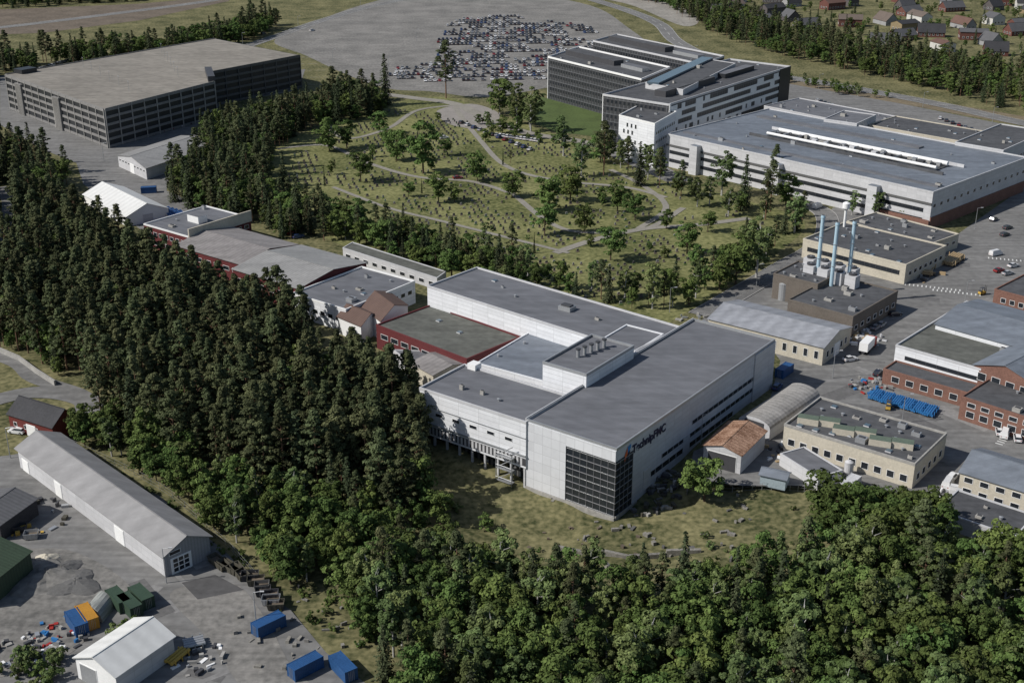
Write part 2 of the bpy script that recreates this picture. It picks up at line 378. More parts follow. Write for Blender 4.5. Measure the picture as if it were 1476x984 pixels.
ribbon('upper_road',[(820,-10),(900,14),(950,35),(978,62),(1060,98),(1200,122),(1350,150),(1476,178),(1700,222)],11,ASPH,edge=True,dash=True)
ribbon('cemetery_road',[(545,135),(600,142),(655,150),(700,170),(760,192),(830,203),(880,215)],7,PATH)
ribbon('works_road',[(1010,455),(1070,420),(1130,385),(1185,350),(1190,310),(1150,290)],8,ASPH,kerb=True)
ribbon('lane',[(-200,470),(-20,400),(4,360),(10,320),(12,290),(0,270)],5,ASPH)
ribbon('yard_road',[(-200,640),(0,575),(70,566),(125,578),(115,600),(60,622)],7,ASPH)
ribbon('yard_road',[(-200,480),(0,515),(50,545),(110,566),(125,578)],5,ASPH)
def gpath(px,w=2.6): ribbon('gravel_path',px,w,PATH)
gpath([(470,180),(500,200),(560,185),(600,160),(655,152)])
gpath([(400,215),(470,210),(530,235),(600,255),(680,262),(740,280)])
gpath([(655,155),(690,200),(730,240),(800,260),(900,270),(960,285)])
gpath([(800,365),(860,345),(930,330),(1000,325),(1080,315)],3.5)
gpath([(740,280),(790,320),(840,335),(930,330),(985,300)])
gpath([(480,270),(560,300),(640,320),(760,350),(820,365)],2)
gpath([(920,330),(960,300),(930,270),(880,245)],2.5)
sheet('pavement_plaza',[(630,160),(680,150),(720,165),(700,185),(650,180)],.08,mat('paving',(.25,.23,.21),.9,.15,.2),True)
# ------------------------------------------------------------ BUILDINGS
z=18
g=bld('parking_garage',[(8,108),(150,158),(309,118),(304,104),(432,80),(310,56)],z,BLACKP,CONC_T,par=.02,rect=False)  # black wall colour paints in the shade of the open deck gaps
pl=g['poly']; w=MB()
for k in range(6):
    zz=.2+k*3.35
    for e in (0,1,2,3,5):
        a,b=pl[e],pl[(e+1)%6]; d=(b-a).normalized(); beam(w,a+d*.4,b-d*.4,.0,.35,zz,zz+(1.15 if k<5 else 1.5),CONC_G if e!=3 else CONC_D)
w.obj('spandrels',g['E']); w=MB()
for e in (0,1,3):
    a,b=pl[e],pl[(e+1)%6]; L=(b-a).length; d=(b-a)/L; n=int(L/8)
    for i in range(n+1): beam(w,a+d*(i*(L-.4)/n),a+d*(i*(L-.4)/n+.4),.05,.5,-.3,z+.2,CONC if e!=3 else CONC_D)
a,b=pl[0],pl[1]; L=(b-a).length; d=(b-a)/L
for fr in (.12,.52): 
    beam(w,a+d*(L*fr),a+d*(L*fr+7),-.1,1.2,-.3,z-2,CONC_G)
    for i in range(8): beam(w,a+d*(L*fr+.2+i*.85),a+d*(L*fr+.5+i*.85),1.2,1.35,0,z-2.2,CONC)
a,b=pl[5],pl[0]; L=(b-a).length; d=(b-a)/L; beam(w,a+d*(L*.96-9),a+d*(L*.96),-6,1,-.3,z+2.2,BLACKP)
a,b=pl[2],pl[3]; beam(w,a,b,-3,.5,z,z+2.8,DMET)
w.obj('columns_and_towers',g['E']); w=MB()
for i in range(1,7):
    for j in (.3,.7):
        q=pl[0].lerp(pl[5],j).lerp(pl[1].lerp(pl[3],j),i/7); tube(w,(*q,z),(*q,z+5),.08,METAL,6); box(w,q,1.6,.2,z+5,z+5.12,g['ang'],METAL)
w.obj('deck_lamps',g['E'])
gab('storage_hall',[(168,224),(212,243),(300,212),(262,196)],5,7.5,LGREY,ROOFC,axis=1,win=[(0,'w',3,1,1.5,1.5)],doors=[(0,.5,4,4,WHITEP)])
gab('white_tent_hall',[(126,282),(180,312),(236,302),(180,266)],4,7.5,WHITEP,ROOFW,axis=0,doors=[(1,.5,4,3.4,LGREY)])
# tilted solar panel tables beside the tent hall
E=empty('solar_panel_array'); w=MB(); q=P(236,309,0)
for i in range(4):
    c=Vector((q.x+i*1.9,q.y-i*1.5,0)); u=Vector((.62,.78,0)); vv=Vector((.78,-.62,0))
    t=[c-u*3.4-vv*.85+Vector((0,0,2.4)),c-u*3.4+vv*.85+Vector((0,0,1.4)),c+u*3.4+vv*.85+Vector((0,0,1.4)),c+u*3.4-vv*.85+Vector((0,0,2.4))]
    slab(w,[tuple(p) for p in t],.08,mat('solar_cell',(.03,.07,.17),.2,.1,1,pat='panel',pw=1.1,ph=1.7,mort=.08,mk=3.5),METAL)
    for s in(-2.5,2.5):
        for k_ in(-.7,.7): p=c+u*s+vv*k_; tube(w,(p.x,p.y,0),(p.x,p.y,1.9-k_*.55),.06,METAL,5)
w.obj('panels',E)
b4=bld('red_office_building',[(212,322),(270,345),(358,313),(297,298)],8,REDD,ROOFM,par=.4,cop=WHITEP,win=[(0,'w',1.5,1.5,2,1),(0,'w',4.8,1.5,2,1),(1,'w',4.6,1.4,2,1.4)],nclut=5)
w=MB(); c=sum(b4['poly'],Vector((0,0)))/4; box(w,c,6,4,8,10.5,b4['ang'],WHITEP,ROOFM); a,b=b4['poly'][1],b4['poly'][2]; beam(w,a,b,.1,.6,7,11,CREAM); w.obj('roof_room',b4['E'])
gab('workshop_hall',[(264,352),(345,385),(420,352),(335,326)],7,9,REDD,ROOFP,axis=0,win=[(0,'w',3.5,1.5,3,1.5)])
gab('workshop_hall',[(345,388),(430,418),(518,380),(435,350)],7.5,9.5,REDD,ROOFC,axis=0,win=[(0,'w',3.5,1.5,3,1.5)])
bld('canteen_building',[(430,424),(497,450),(592,407),(520,383)],7,WHITE,ROOFM,par=.5,cop=WHITEP,win=[(0,'w',3,1.5,2,1.2),(1,'w',3.5,1.4,2,1.2)],nclut=8)
gab('red_annex',[(487,455),(520,470),(548,452),(515,440)],5.5,7.5,WHITEP,BROWNT,axis=0)
gab('red_annex',[(522,442),(548,462),(588,440),(560,420)],6.5,9,WHITEP,BROWNT,axis=0)
bld('long_shed',[(494,357),(630,402),(643,391),(508,350)],4,LGREY,ROOFG,par=.2,win=[(0,'w',1,1.4,2.5,2),(1,'w',1,1.2,1.5,1)])
bld('red_hall',[(540,470),(672,517),(754,487),(620,441)],7,REDD,ROOFG,par=.4,cop=REDD,win=[(0,'w',3.5,1.6,3,1.2)],nclut=2)
bld('low_annex',[(560,500),(600,532),(655,525),(640,512)],4.2,LGREY,ROOFM,par=.3)
gab('timber_shed',[(596,520),(625,545),(672,520),(648,508)],5,6.2,CREAM,ROOFP,axis=0)
# main building
ME=empty('main_factory_building')
m1=bld('x',[(617,414),(917,508),(978,474),(689,385)],13,WHITE,ROOFM,par=.5,cop=LGREY,parent=ME,nclut=4)
s1=bld('x',[(688,520),(822,565),(928,510),(754,488)],8.5,WHITE,ROOFB,par=.3,parent=ME,nclut=3)
s1b=bld('x',[(845,500),(905,512),(960,482),(905,470)],13.1,WHITE,ROOFM,par=.3,parent=ME)
ph=bld('x',[(784,523),(845,543),(913,500),(852,484)],16.5,WHITE,ROOFM,par=.6,cop=METAL,parent=ME)
m3=bld('x',[(602,561),(758,609),(822,572),(670,527)],13.1,WHITE,ROOFM,base=1.5,par=.5,cop=LGREY,parent=ME,win=[(0,'w',7.2,1.0,2.2,3.0,3,2)],nclut=3)
m2=bld('x',[(757,609),(889,646),(1118,493),(1000,460)],13.4,GREYP,ROOFM,base=-7,par=.55,cop=METAL,parent=ME)
w=MB(); pl=m3['poly']; a,b=pl[0],pl[1]; L=(b-a).length; d=(b-a)/L
beam(w,a,b,-6,-2.6,-7,1.6,CONC_D); 
for i in range(9): beam(w,a+d*(i*(L-.8)/8),a+d*(i*(L-.8)/8+.5),-.7,-.2,-7,1.55,LGREY)
for i in range(8): 
    s=i*(L-.8)/8+1; beam(w,a+d*s,a+d*(s+3),-2.58,-2.5,-3.6,-.2,GLASS)
beam(w,a,b,-.1,.35,4.6,4.9,METAL); beam(w,a,b,-.1,.2,9.2,9.35,METAL)
beam(w,a+d*.35,b,-.02,.015,2.0,4.0,DMET)
for i in range(28): s=.5+i*(L-1)/28; beam(w,a+d*s,a+d*(s+.55*(L-1)/28),.0,.06,2.1,3.9,LGREY)
beam(w,pl[3],a,-.4,-.1,-7,1.5,CONC_D)
w.obj('ground_floor',ME)
w=MB(); s=L*.86
for k in range(3):
    beam(w,a+d*(s-3),a+d*(s+1.5),.3,1.7,-3+k*3.2,-2.85+k*3.2,METAL)
    p0=a+d*(s-3); p1=a+d*(s+1.5); nn=Vector((d.y,-d.x)); tube(w,(*(p0+nn*1.2),-3+k*3.2),(*(p1+nn*1.2),.2+k*3.2),.12,METAL,5)
    tube(w,(*(p0+nn*1.7),-2+k*3.2),(*(p1+nn*1.7),-2+k*3.2),.05,METAL,5)
for q in (s-3,s+1.5): p=a+d*q+nn*1.6; tube(w,(*p,-6),(*p,5),.08,METAL,5)
w.obj('external_stair',ME)
pl=m2['poly']; a,b,c=pl[0],pl[1],pl[2]; L=(b-a).length; d=(b-a)/L; L1=(c-b).length; d1=(c-b)/L1
GP2=mat('facade_grey_white',(.62,.63,.65),.45,.04,.1,pat='panel',pw=2.4,ph=2.4,mort=.06,mk=.72)
w=MB(); beam(w,a,a+d*(L*.46),.0,.3,-3.2,13.3,GP2); beam(w,a+d*(L*.46),b,.002,.3,10.6,13.3,GP2)
beam(w,a,b+d*.2,.0,.5,-7.5,-3.25,CONC); beam(w,b,b+d1*9,.0,.4,-7.5,-3.0,CONC)
w.obj('front_bay',ME)
w=MB(); g0=a+d*(L*.46)
beam(w,g0,b+d*.12,-.2,.05,-3.2,10.6,GLASS); beam(w,b,b+d1*7,-.2,.06,-3.0,10.6,GLASS)
MUL=mat('mullion_grey',(.22,.22,.23),.5,.05)
LL=(b-g0).length
for i in range(8): 
    p=g0+d*(i*(LL-.12)/7); beam(w,p,p+d*.07,.06,.16,-3.2,10.59,MUL)
for i in range(1,5): p=b+d1*(i*7/4.0-.1); beam(w,p,p+d1*.07,.07,.16,-3.0,10.59,MUL)
for k in range(9): 
    zz=-3.1+k*1.65; beam(w,g0,b+d*.1,.05,.2,zz,zz+.1,METAL if k%2==0 else MUL); beam(w,b,b+d1*7,.06,.18,zz,zz+.1,METAL if k%2==0 else MUL)
w.obj('glass_corner',ME)
w=MB(); strip(w,b,c,3.0,1.1,20,6,2.6,fm=LGREY); strip(w,b,c,6.1,1.1,34,5,2.6,fm=LGREY); strip(w,b,c,.2,1.4,14,22,3.2,fm=LGREY)
for s in (12,30,66,71): beam(w,b+d1*s,b+d1*(s+3.2),.0,.12,-2 if s<20 else 0,3.2 if s<20 else 4,LGREY); 
beam(w,b+d1*66,b+d1*(L1-.1),.0,.35,0,13.3,LGREY)
w.obj('side_windows',ME)
w=MB(); beam(w,pl[3],pl[0],.0,.25,13.2,14.1,LGREY)
ang=m2['ang']
for i in range(5): 
    q=ph['poly'][0].lerp(ph['poly'][2],.38).lerp(ph['poly'][3].lerp(ph['poly'][2],.6),i/6); cyl(w,q,.45,16.4,18.6,METAL,12); cyl(w,q,.65,18.6,18.9,DMET,12)
q=m1['poly'][0].lerp(m1['poly'][2],.57); box(w,q,4,3,12.9,14.2,ang,METAL); box(w,q,3,2,14.2,14.6,ang,DMET)
q=m3['poly'][3].lerp(m3['poly'][2],.1); box(w,q,2.5,2.5,13,14.6,ang,WHITEP)
w.obj('roof_plant',ME)
tx=bpy.data.curves.new('facade_sign','FONT'); tx.body='TechnipFMC'; tx.size=2.8; tx.extrude=.06; tx.offset=.08
to=bpy.data.objects.new('facade_sign',tx); sc.collection.objects.link(to); n1=Vector((d1.y,-d1.x)); p=b+d1*6.6+n1*.08
to.location=(p.x,p.y,9.9); to.rotation_euler=(math.pi/2,0,math.atan2(d1.y,d1.x)); to.data.materials.append(mat('sign_navy',(.012,.015,.05),.5,.05)); to.parent=ME
w=MB(); q=b+d1*3.3+n1*.12
def sgn(pts,m): w.face([(*(q+d1*x),9.2+y) for x,y in pts],m)
sgn([(0,0),(1.2,1.6),(1.2,3.2),(0,1.6)],mat('sign_orange',(.6,.12,.03),.5,.05)); sgn([(1.25,1.6),(2.5,2.6),(2.5,3.6),(1.25,3.2)],mat('sign_blue',(.02,.2,.5),.5,.05)); sgn([(.6,.2),(1.2,1.5),(2.2,2.3),(2.2,1.2)],mat('sign_navy',(.015,.02,.07)))
w.obj('facade_logo',ME)
# office complex
OE=empty('office_complex')
def off(px,z,wm,rows,sides=(0,1),cl=4,w_=1.4,gp=.9,cop=LGREY,fm=None):
    wi=[]
    for s in sides:
        for r in rows: wi.append((s,'w',r,1.7,w_,gp,1,1,fm or DMET))
    return bld('x',px,z,wm,ROOFD,par=.8,cop=cop,win=wi,parent=OE,nclut=cl)
rw=[1.5,5,8.5,12,15.5,19]
BG=mat('black_panel_grid',(.05,.052,.056),.4,.1,.2,pat='panel',pw=2.3,ph=3.5,mort=.16,mk=2.4)
o1=off([(792,84),(922,115),(968,99),(832,68)],22,BG,rw,cop=WHITEP)
o2=off([(856,60),(1010,94),(1045,82),(888,51)],23,BG,rw)
o3=bld('x',[(886,138),(966,155),(1126,98),(1048,84)],22,BG,ROOFD,par=.8,cop=LGREY,parent=OE,nclut=9,win=[(0,'w',r,1.7,1.4,.9,1,1,DMET) for r in rw])
o4=bld('x',[(930,120),(985,130),(1060,92),(1010,84)],24.5,LGREY,ROOFD,par=.3,parent=OE,nclut=4)
w=MB(); p4=o4['poly']; beam(w,p4[0].lerp(p4[1],.2),p4[3].lerp(p4[2],.2),-3,3,24.6,25.6,SKYL); 
for ob,zt in ((o1,22),(o2,23)):
    p=ob['poly']; m0=p[0].lerp(p[3],.5); m1_=p[1].lerp(p[2],.5); beam(w,m0.lerp(m1_,.08),m0.lerp(m1_,.62),-3,3.4,zt,zt+2.6,DMET,ROOFD); beam(w,m0.lerp(m1_,.68),m0.lerp(m1_,.9),-2.5,2.5,zt,zt+1.8,METAL,ROOFM)
p=o3['poly']; m0=p[0].lerp(p[1],.62); m1_=p[3].lerp(p[2],.62); beam(w,m0.lerp(m1_,.12),m0.lerp(m1_,.5),-3,3,22,24.8,DMET,ROOFD); beam(w,m0.lerp(m1_,.6),m0.lerp(m1_,.85),-3,2,22,24.2,BLACKP,ROOFM)
b,c=o3['poly'][1],o3['poly'][2]; L=(c-b).length; d=(c-b)/L; ro=random.Random(4)
for k in range(6):
    zz=.3+k*3.5; beam(w,b,b+d*(L*.9),.0,.22,zz,zz+1.3,WHITEP)
    s=1.5
    while s<L*.9-3:
        l_=ro.uniform(2,7); 
        if ro.random()<.5: beam(w,b+d*s,b+d*min(s+l_,L*.9),.003,.20,zz+1.3,zz+3.5,WHITEP)
        s+=l_+ro.uniform(1.5,4)
beam(w,b+d*(L*.9),c,.0,.3,-.2,22.7,BLACKP); beam(w,b,b+d*1.2,.23,.5,-.2,22.75,WHITEP)
w.obj('skylight_and_bands',OE)
twr=bld('x',[(892,168),(944,179),(975,163),(925,150)],19,WHITE,ROOFD,par=.6,cop=WHITEP,parent=OE,win=[(0,'w',12,2,1.2,1.4,2,12),(0,'w',15,2,1.2,1.4,4,10),(0,'w',8,2,1.2,1.4,4,10),(1,'w',14,1.5,1.4,.8),(1,'w',10,1.5,1.4,.8),(1,'w',6,1.5,1.4,.8)],nclut=3)
w=MB()
for (ob,zt) in ((o1,22),(o3,22)):
    a,b=ob['poly'][3],ob['poly'][0]; beam(w,b,b+(a-b).normalized()*.8,-.3,.3,-.2,zt+.75,WHITEP)
w.obj('corner_fins',OE)
b12=bld('long_works_building',[(985,195),(1358,285),(1448,229),(1108,152)],14,LGREY,ROOFB,par=.5,cop=LGREY,win=[(0,'s',2.5,1.3,2,3,3),(0,'s',6.2,1.3,2,3,3),(1,'w',2.5,1.5,2,3),(1,'w',8,1.5,2,3)],nclut=18)
pl=b12['poly']; w=MB()
def at(u,v): return pl[0].lerp(pl[1],u).lerp(pl[3].lerp(pl[2],u),v)
a0,a1=at(.25,.45),at(.88,.45); beam(w,a0,a1,-6,6,14.02,14.35,BLACKP)
n=Vector(((a1-a0).normalized().y,-(a1-a0).normalized().x))
for o,r in ((-4.5,.85),(4.4,.6)):
    tube(w,(*(a0+n*o),15.4),(*(a1+n*o),15.4),r,WHITEP,10)
for i in range(26):
    q=a0.lerp(a1,i/26.)+n*R.uniform(-3.5,3.5); box(w,q,R.uniform(1.2,3),R.uniform(1,2.0),14.3,14.3+R.uniform(.8,2.0),b12['ang'],R.choice([METAL,CONC,LGREY,DMET]))
for i in range(12):
    q=a0.lerp(a1,i/12.); tube(w,(*(q-n*4.5),15.4),(*(q+n*4.5),15.2),.25,METAL,6)
beam(w,at(.2,.34),at(.92,.34),-.3,.3,14,15.2,ROOFD); beam(w,at(.2,.56),at(.92,.56),-.3,.3,14,15.2,LGREY)
beam(w,at(.02,.12),at(.98,.12),-1.2,1.2,14,14.5,ROOFM); beam(w,at(.05,.78),at(.7,.78),-2,2,14,14.6,ROOFM)
a,b=pl[0],pl[1]; L=(b-a).length; d=(b-a)/L
for fr in (.12,.45,.8): beam(w,a+d*L*fr,a+d*(L*fr+4),.1,3,-.2,12.5,LGREY,ROOFB)
beam(w,a,b,0,.35,9.3,10.1,mat('dark_band',(.1,.1,.1),.6)); beam(w,a+d*(L*.83),b,.36,.7,-.2,3.6,BRICK); beam(w,pl[1],pl[2],0,.35,-.2,4.6,BRICK)
w.obj('roof_ducts_and_bays',b12['E'])
bld('rear_works_building',[(1110,152),(1260,188),(1300,170),(1150,142)],11,LGREY,ROOFM,par=.4,nclut=12)
bld('rear_works_building',[(1255,180),(1385,206),(1420,190),(1290,168)],12,CREAM,ROOFD,par=.4,nclut=10,win=[(0,'w',7,1.5,2,1)])
bld('rear_works_building',[(1385,206),(1450,220),(1500,190),(1440,178)],15,LGREY,ROOFD,par=.5,nclut=5,win=[(0,'w',9,1.5,2,1),(1,'w',9,1.5,2,1),(1,'w',4,1.5,2,1)])
bld('rear_works_building',[(1190,172),(1235,180),(1262,166),(1215,160)],15,LGREY,ROOFM,par=.4,nclut=2)
BRC=mat('brown_cladding',(.13,.112,.095),.8,.15)
bh=bld('boiler_house',[(1148,432),(1232,462),(1284,420),(1200,395)],6.5,BRC,ROOFD,par=.4,nclut=6,win=[(1,'w',2,1.5,2,2)])
bld('boiler_annex',[(1118,395),(1180,412),(1210,392),(1150,376)],8,BRC,ROOFD,par=.4,nclut=10)
E=bh['E']; w=MB()
for (x,y,r) in ((1175,428,.62),(1195,440,.62),(1219,438,.6)):
    q=P(x,y,0); hh=27
    cyl(w,q,r*1.4,0,1.2,CONC,16); cyl(w,q,r,0,hh,STACK,18,r*.92); cyl(w,q,r*1.15,hh-.8,hh-.4,STACK,18); cyl(w,q,r*.7,hh,hh+.05,DMET,18)
    for k in range(3): cyl(w,q,r*1.25,6+k*7,6.12+k*7,METAL,16)
    tube(w,(q.x+r+.15,q.y-.2,1),(q.x+r+.15,q.y-.2,hh-.5),.04,METAL,5)
w.obj('chimney_stacks',E)
E=empty('water_tower'); w=MB(); q=P(1214,352,0); cyl(w,q,.45,0,12.5,WHITEP,14); cyl(w,q,.45,12.5,13.4,WHITEP,14,1.3); cyl(w,q,1.3,13.4,15.2,WHITEP,16); cyl(w,q,1.3,15.2,15.7,WHITEP,16,.4); w.obj('tank',E)
E=empty('cooling_plant'); w=MB()
for i in range(4):
    for j in range(2):
        q=P(1168+i*20,392+i*5-j*10,8); box(w,q,3.6,3.2,6.5,10.5,bh['ang'],LGREY); cyl(w,q,1.3,10.5,11.1,DMET,14); cyl(w,q,.3,11.1,11.25,METAL,8)
w.obj('cooling_units',E)
E=empty('steel_silo'); w=MB()
for x,y in ((1128,432),(1138,425),(1119,424)): q=P(x,y,0); cyl(w,q,1.5,0,5.5,METAL,14); cyl(w,q,1.5,5.5,6.2,METAL,14,.3)
w.obj('silo_body',E)
bld('flat_factory_building',[(1172,345),(1310,388),(1350,355),(1215,318)],6.5,CREAM,ROOFD,par=.5,win=[(0,'s',3,1.3,2,2,2),(1,'w',2.5,1.5,2,1.5)],nclut=14)
bld('flat_factory_building',[(1225,320),(1345,355),(1372,338),(1265,305)],5,CREAM,ROOFD,par=.4,nclut=10,win=[(0,'w',2,1.3,2,2),(1,'w',2,1.3,2,2)])
bld('low_workshop',[(1150,440),(1215,462),(1240,448),(1175,425)],3.5,CREAM,ROOFD,par=.3,nclut=4)
gab('cream_workshop',[(1030,459),(1188,503),(1222,472),(1062,430)],5.5,7.6,CREAM,mat('roof_light_sheet',(.29,.30,.325),.6,.12,.08,pat='corrx',pw=4,mk=.85,stain=.18),axis=0,win=[(0,'w',1.6,2.4,1.3,1.9),(1,'w',1.5,2,1.5,1.6)],doors=[(1,.5,3.5,3.8,WHITEP)])
b16=bld('brick_factory',[(1290,500),(1425,535),(1540,470),(1390,437)],8,WHITE,ROOFG,par=.5,cop=LGREY,nclut=5,win=[(0,'s',5.0,.9,3,3,3)])
bld('brick_factory_wing',[(1275,533),(1395,568),(1412,555),(1290,520)],4,BRICK,ROOFD,par=.4,win=[(0,'w',1.2,1.8,2.2,1.8),(1,'w',1.2,1.8,2,1.5)])
gab('brick_sawtooth_hall',[(1400,525),(1490,552),(1560,520),(1470,495)],9,11.5,BRICK,ROOFB,axis=1,win=[(0,'w',1.5,2.2,2.4,1.5),(0,'w',5.2,2.2,2.4,1.5)])
gab('brick_sawtooth_hall',[(1345,468),(1476,500),(1540,465),(1412,432)],9.5,11.5,WHITE,ROOFB,axis=0)
bld('brick_factory_wing',[(1380,572),(1500,608),(1540,580),(1430,548)],6,BRICK,ROOFD,par=.4,nclut=4,win=[(0,'w',1.2,1.8,2.2,1.4),(0,'w',4,1.3,2.2,1.4)])
bld('brick_office',[(1436,418),(1500,436),(1560,405),(1490,388)],8,BRICK,ROOFD,par=.4,win=[(0,'w',1.2,1.6,1.6,1.2),(0,'w',4.6,1.6,1.6,1.2)])
b17=bld('flat_laboratory_building',[(1130,615),(1318,668),(1366,628),(1182,572)],6,CREAM,ROOFD,par=.5,cop=CONC,win=[(0,'w',1.2,1.8,1.8,1.3),(1,'w',1.2,1.8,1.8,1.6)],nclut=30)
pl=b17['poly']; w=MB(); 
for i in range(6): q=pl[0].lerp(pl[1],.12+i*.14).lerp(pl[3].lerp(pl[2],.12+i*.14),.25+.1*(i%2)); box(w,q,5,2.6,5.95,7.6,b17['ang']+.3,CREAM,mat('green_hatch',(.1,.13,.1),.8))
w.obj('roof_hatches',b17['E'])
bld('lean_to_building',[(1128,655),(1180,690),(1210,678),(1160,642)],3,LGREY,ROOFM,par=.2)
gab('rusty_shed',[(1016,642),(1068,655),(1104,622),(1050,606)],5,6.3,LGREY,RUST,axis=1,doors=[(0,.5,7,4,DMET)])
gab('small_shed',[(1094,683),(1132,690),(1140,680),(1104,674)],2.6,3.4,mat('pale_blue',(.3,.36,.39),.7),ROOFB,axis=0)
E=empty('arched_hall'); w=MB(); q4=rectify([V2(P(x,y,4)) for x,y in ((1068,600),(1112,614),(1178,566),(1138,549))]); FOOT.append(q4)
a,b,c,d_=q4; n=10; wd=(b-a).length
prof=[(0.5-.5*math.cos(math.pi*i/n),3+math.sin(math.pi*i/n)*wd*.22) for i in range(n+1)]
for i in range(n):
    (s0,z0),(s1,z1)=prof[i],prof[i+1]; A=a.lerp(b,s0);B=a.lerp(b,s1);C=d_.lerp(c,s1);D=d_.lerp(c,s0)
    w.face([(*A,z0),(*B,z1),(*C,z1),(*D,z0)],mat('arched_sheet',(.33,.315,.295),.6,.2,.3,pat='corry',pw=1.5,mk=.8,stain=.2))
for p_,q_ in ((a,b),(d_,c)): w.face([(*p_,-.2),(*q_,-.2)]+[(*p_.lerp(q_,s),z_) for s,z_ in reversed(prof)],LGREY)
w.face([(*b,-.2),(*c,-.2),(*c,3),(*b,3)],LGREY); w.face([(*d_,-.2),(*a,-.2),(*a,3),(*d_,3)],LGREY); w.obj('shell',E)
w=MB(); beam(w,a.lerp(b,.2),a.lerp(b,.8),.02,.12,0,4,DMET); w.obj('door',E)
gab('bluegrey_roof_house',[(1378,680),(1500,712),(1540,680),(1420,650)],6,8.5,CREAM,ROOFB,axis=0,win=[(0,'w',1,1.5,2,1.5),(0,'w',3.8,1.4,2,1.5),(1,'w',2,1.5,1.5,1)])
bld('low_storage_block',[(1340,735),(1460,770),(1500,742),(1385,712)],3.5,LGREY,ROOFD,par=.3,nclut=3)
bld('low_storage_block',[(1190,350),(1225,358),(1240,348),(1205,341)],3,CREAM,ROOFD,par=.2)
# lower-left yard
bn=gab('long_barn',[(20,645),(238,797),(305,772),(85,626)],5.2,7.6,LGREY,mat('roof_barn',(.265,.26,.26),.6,.08,.06,pat='corrx',pw=6,mk=.9,stain=.12),axis=0,ov=.6,gm=mat('barn_gable',(.3,.3,.31),.7,.08,pat='corrx',pw=.7,mk=.85),doors=[(0,.30,3,3.6,WHITEP),(0,.72,3.6,3.6,WHITEP),(0,.05,3,3,WHITEP),(1,.35,4.4,3.6,WHITEP)],win=[(1,'w',4.4,.9,2.6,20,.5,6)])
w=MB(); pl=bn['poly']; a,b=pl[1],pl[2]; L=(b-a).length; d=(b-a)/L
for i in range(3):
    for j in range(3): s=L*.35-1.8+i*1.25; beam(w,a+d*s,a+d*(s+1.0),.121,.15,.5+j*1.05,1.3+j*1.05,GLASS)
w.obj('door_panes',bn['E'])
gab('red_barn',[(20,596),(72,616),(110,598),(48,574)],4.5,7.5,RED,ROOFK,axis=0,win=[(0,'w',1.5,1.2,1.2,2.5)],doors=[(0,.5,3,3,WHITEP)])
gab('white_hall',[(108,946),(166,974),(250,916),(192,892)],4.5,6.6,LGREY,ROOFW,axis=1,gm=WHITEP,doors=[(0,.3,4,3.6,METAL)])
gab('dark_shed',[(-60,745),(0,755),(48,722),(-8,702)],4,5.5,ROOFK,mat('roof_dark_sheet',(.12,.12,.125),.7,.1,.1,pat='corrx',pw=1,mk=.8),axis=1)
gab('green_shed',[(-120,830),(-20,842),(40,800),(-50,770)],5,7,GREENP,GREENP,axis=1)
def container(x,y,ang,m,L=6.06,z0=0,name='shipping_container'):
    E=empty(name); w=MB(); q=P(x,y,0); box(w,q,L,2.44,z0+.15,z0+2.55,ang,m); w.obj('body',E)
    w=MB(); ca,sa=math.cos(ang),math.sin(ang)
    for a in(-1,1):
        for b_ in(-1,1): 
            c=(q.x+a*(L/2-.06)*ca-b_*1.18*sa,q.y+a*(L/2-.06)*sa+b_*1.18*ca); box(w,c,.2,.2,z0+.02,z0+2.62,ang,m)
    for b_ in (-1,1):
        c=(q.x-b_*1.2*sa,q.y+b_*1.2*ca); box(w,c,L-.35,.12,z0+2.5,z0+2.6,ang,m)
    for b_ in(-.5,-.15,.15,.5):
        c=(q.x-(L/2+.04)*ca-b_*sa,q.y-(L/2+.04)*sa+b_*ca); box(w,c,.05,.05,z0+.3,z0+2.4,ang,METAL)
    w.obj('frame_and_bars',E); FOOT.append([V2((q.x+i*4,q.y+j*3)) for i,j in((-1,-1),(1,-1),(1,1),(-1,1))]); return E
for (x,y,a,m) in ((388,908,.75,CBLUE),(441,968,.75,CBLUE),(495,970,2.2,CBLUE),(112,905,2.2,CBLUE),(127,897,2.2,CYEL),(172,872,2.3,CGREEN),(188,880,2.3,CGREEN),(205,868,2.3,CGREEN),(215,278,.2,CBLUE),(1130,540,.9,CBLUE),(1405,455,.9,CGREEN),(1225,705,.9,LGREY)): container(x,y,a,m)
def dumpster(x,y,ang,m=CBROWN,L=5):
    E=empty('skip_container'); w=MB(); q=P(x,y,0); ca,sa=math.cos(ang),math.sin(ang)
    def T(a,b_,z_): return (q.x+a*ca-b_*sa,q.y+a*sa+b_*ca,z_)
    o=[(-L/2,-1.1),(L/2,-1.1),(L/2,1.1),(-L/2,1.1)]; lo=[T(a*.86,b_*.92,.2) for a,b_ in o]; hi=[T(a,b_,1.5) for a,b_ in o]; ih=[T(a*.95,b_*.9,1.5) for a,b_ in o]; il=[T(a*.84,b_*.85,.8) for a,b_ in o]
    for i in range(4):
        j=(i+1)%4; w.face([lo[i],lo[j],hi[j],hi[i]],m); w.face([hi[i],hi[j],ih[j],ih[i]],m); w.face([ih[j],il[j],il[i],ih[i]][::-1],m)
    w.face(il,DIRT); w.face(lo[::-1],m); w.obj('tub',E)
    w=MB(); 
    for a in(-L*.3,0,L*.3):
        for s in(-1,1): c=T(a,s*1.08,0); box(w,c,.12,.14,.3,1.45,ang,m)
    w.obj('ribs',E)
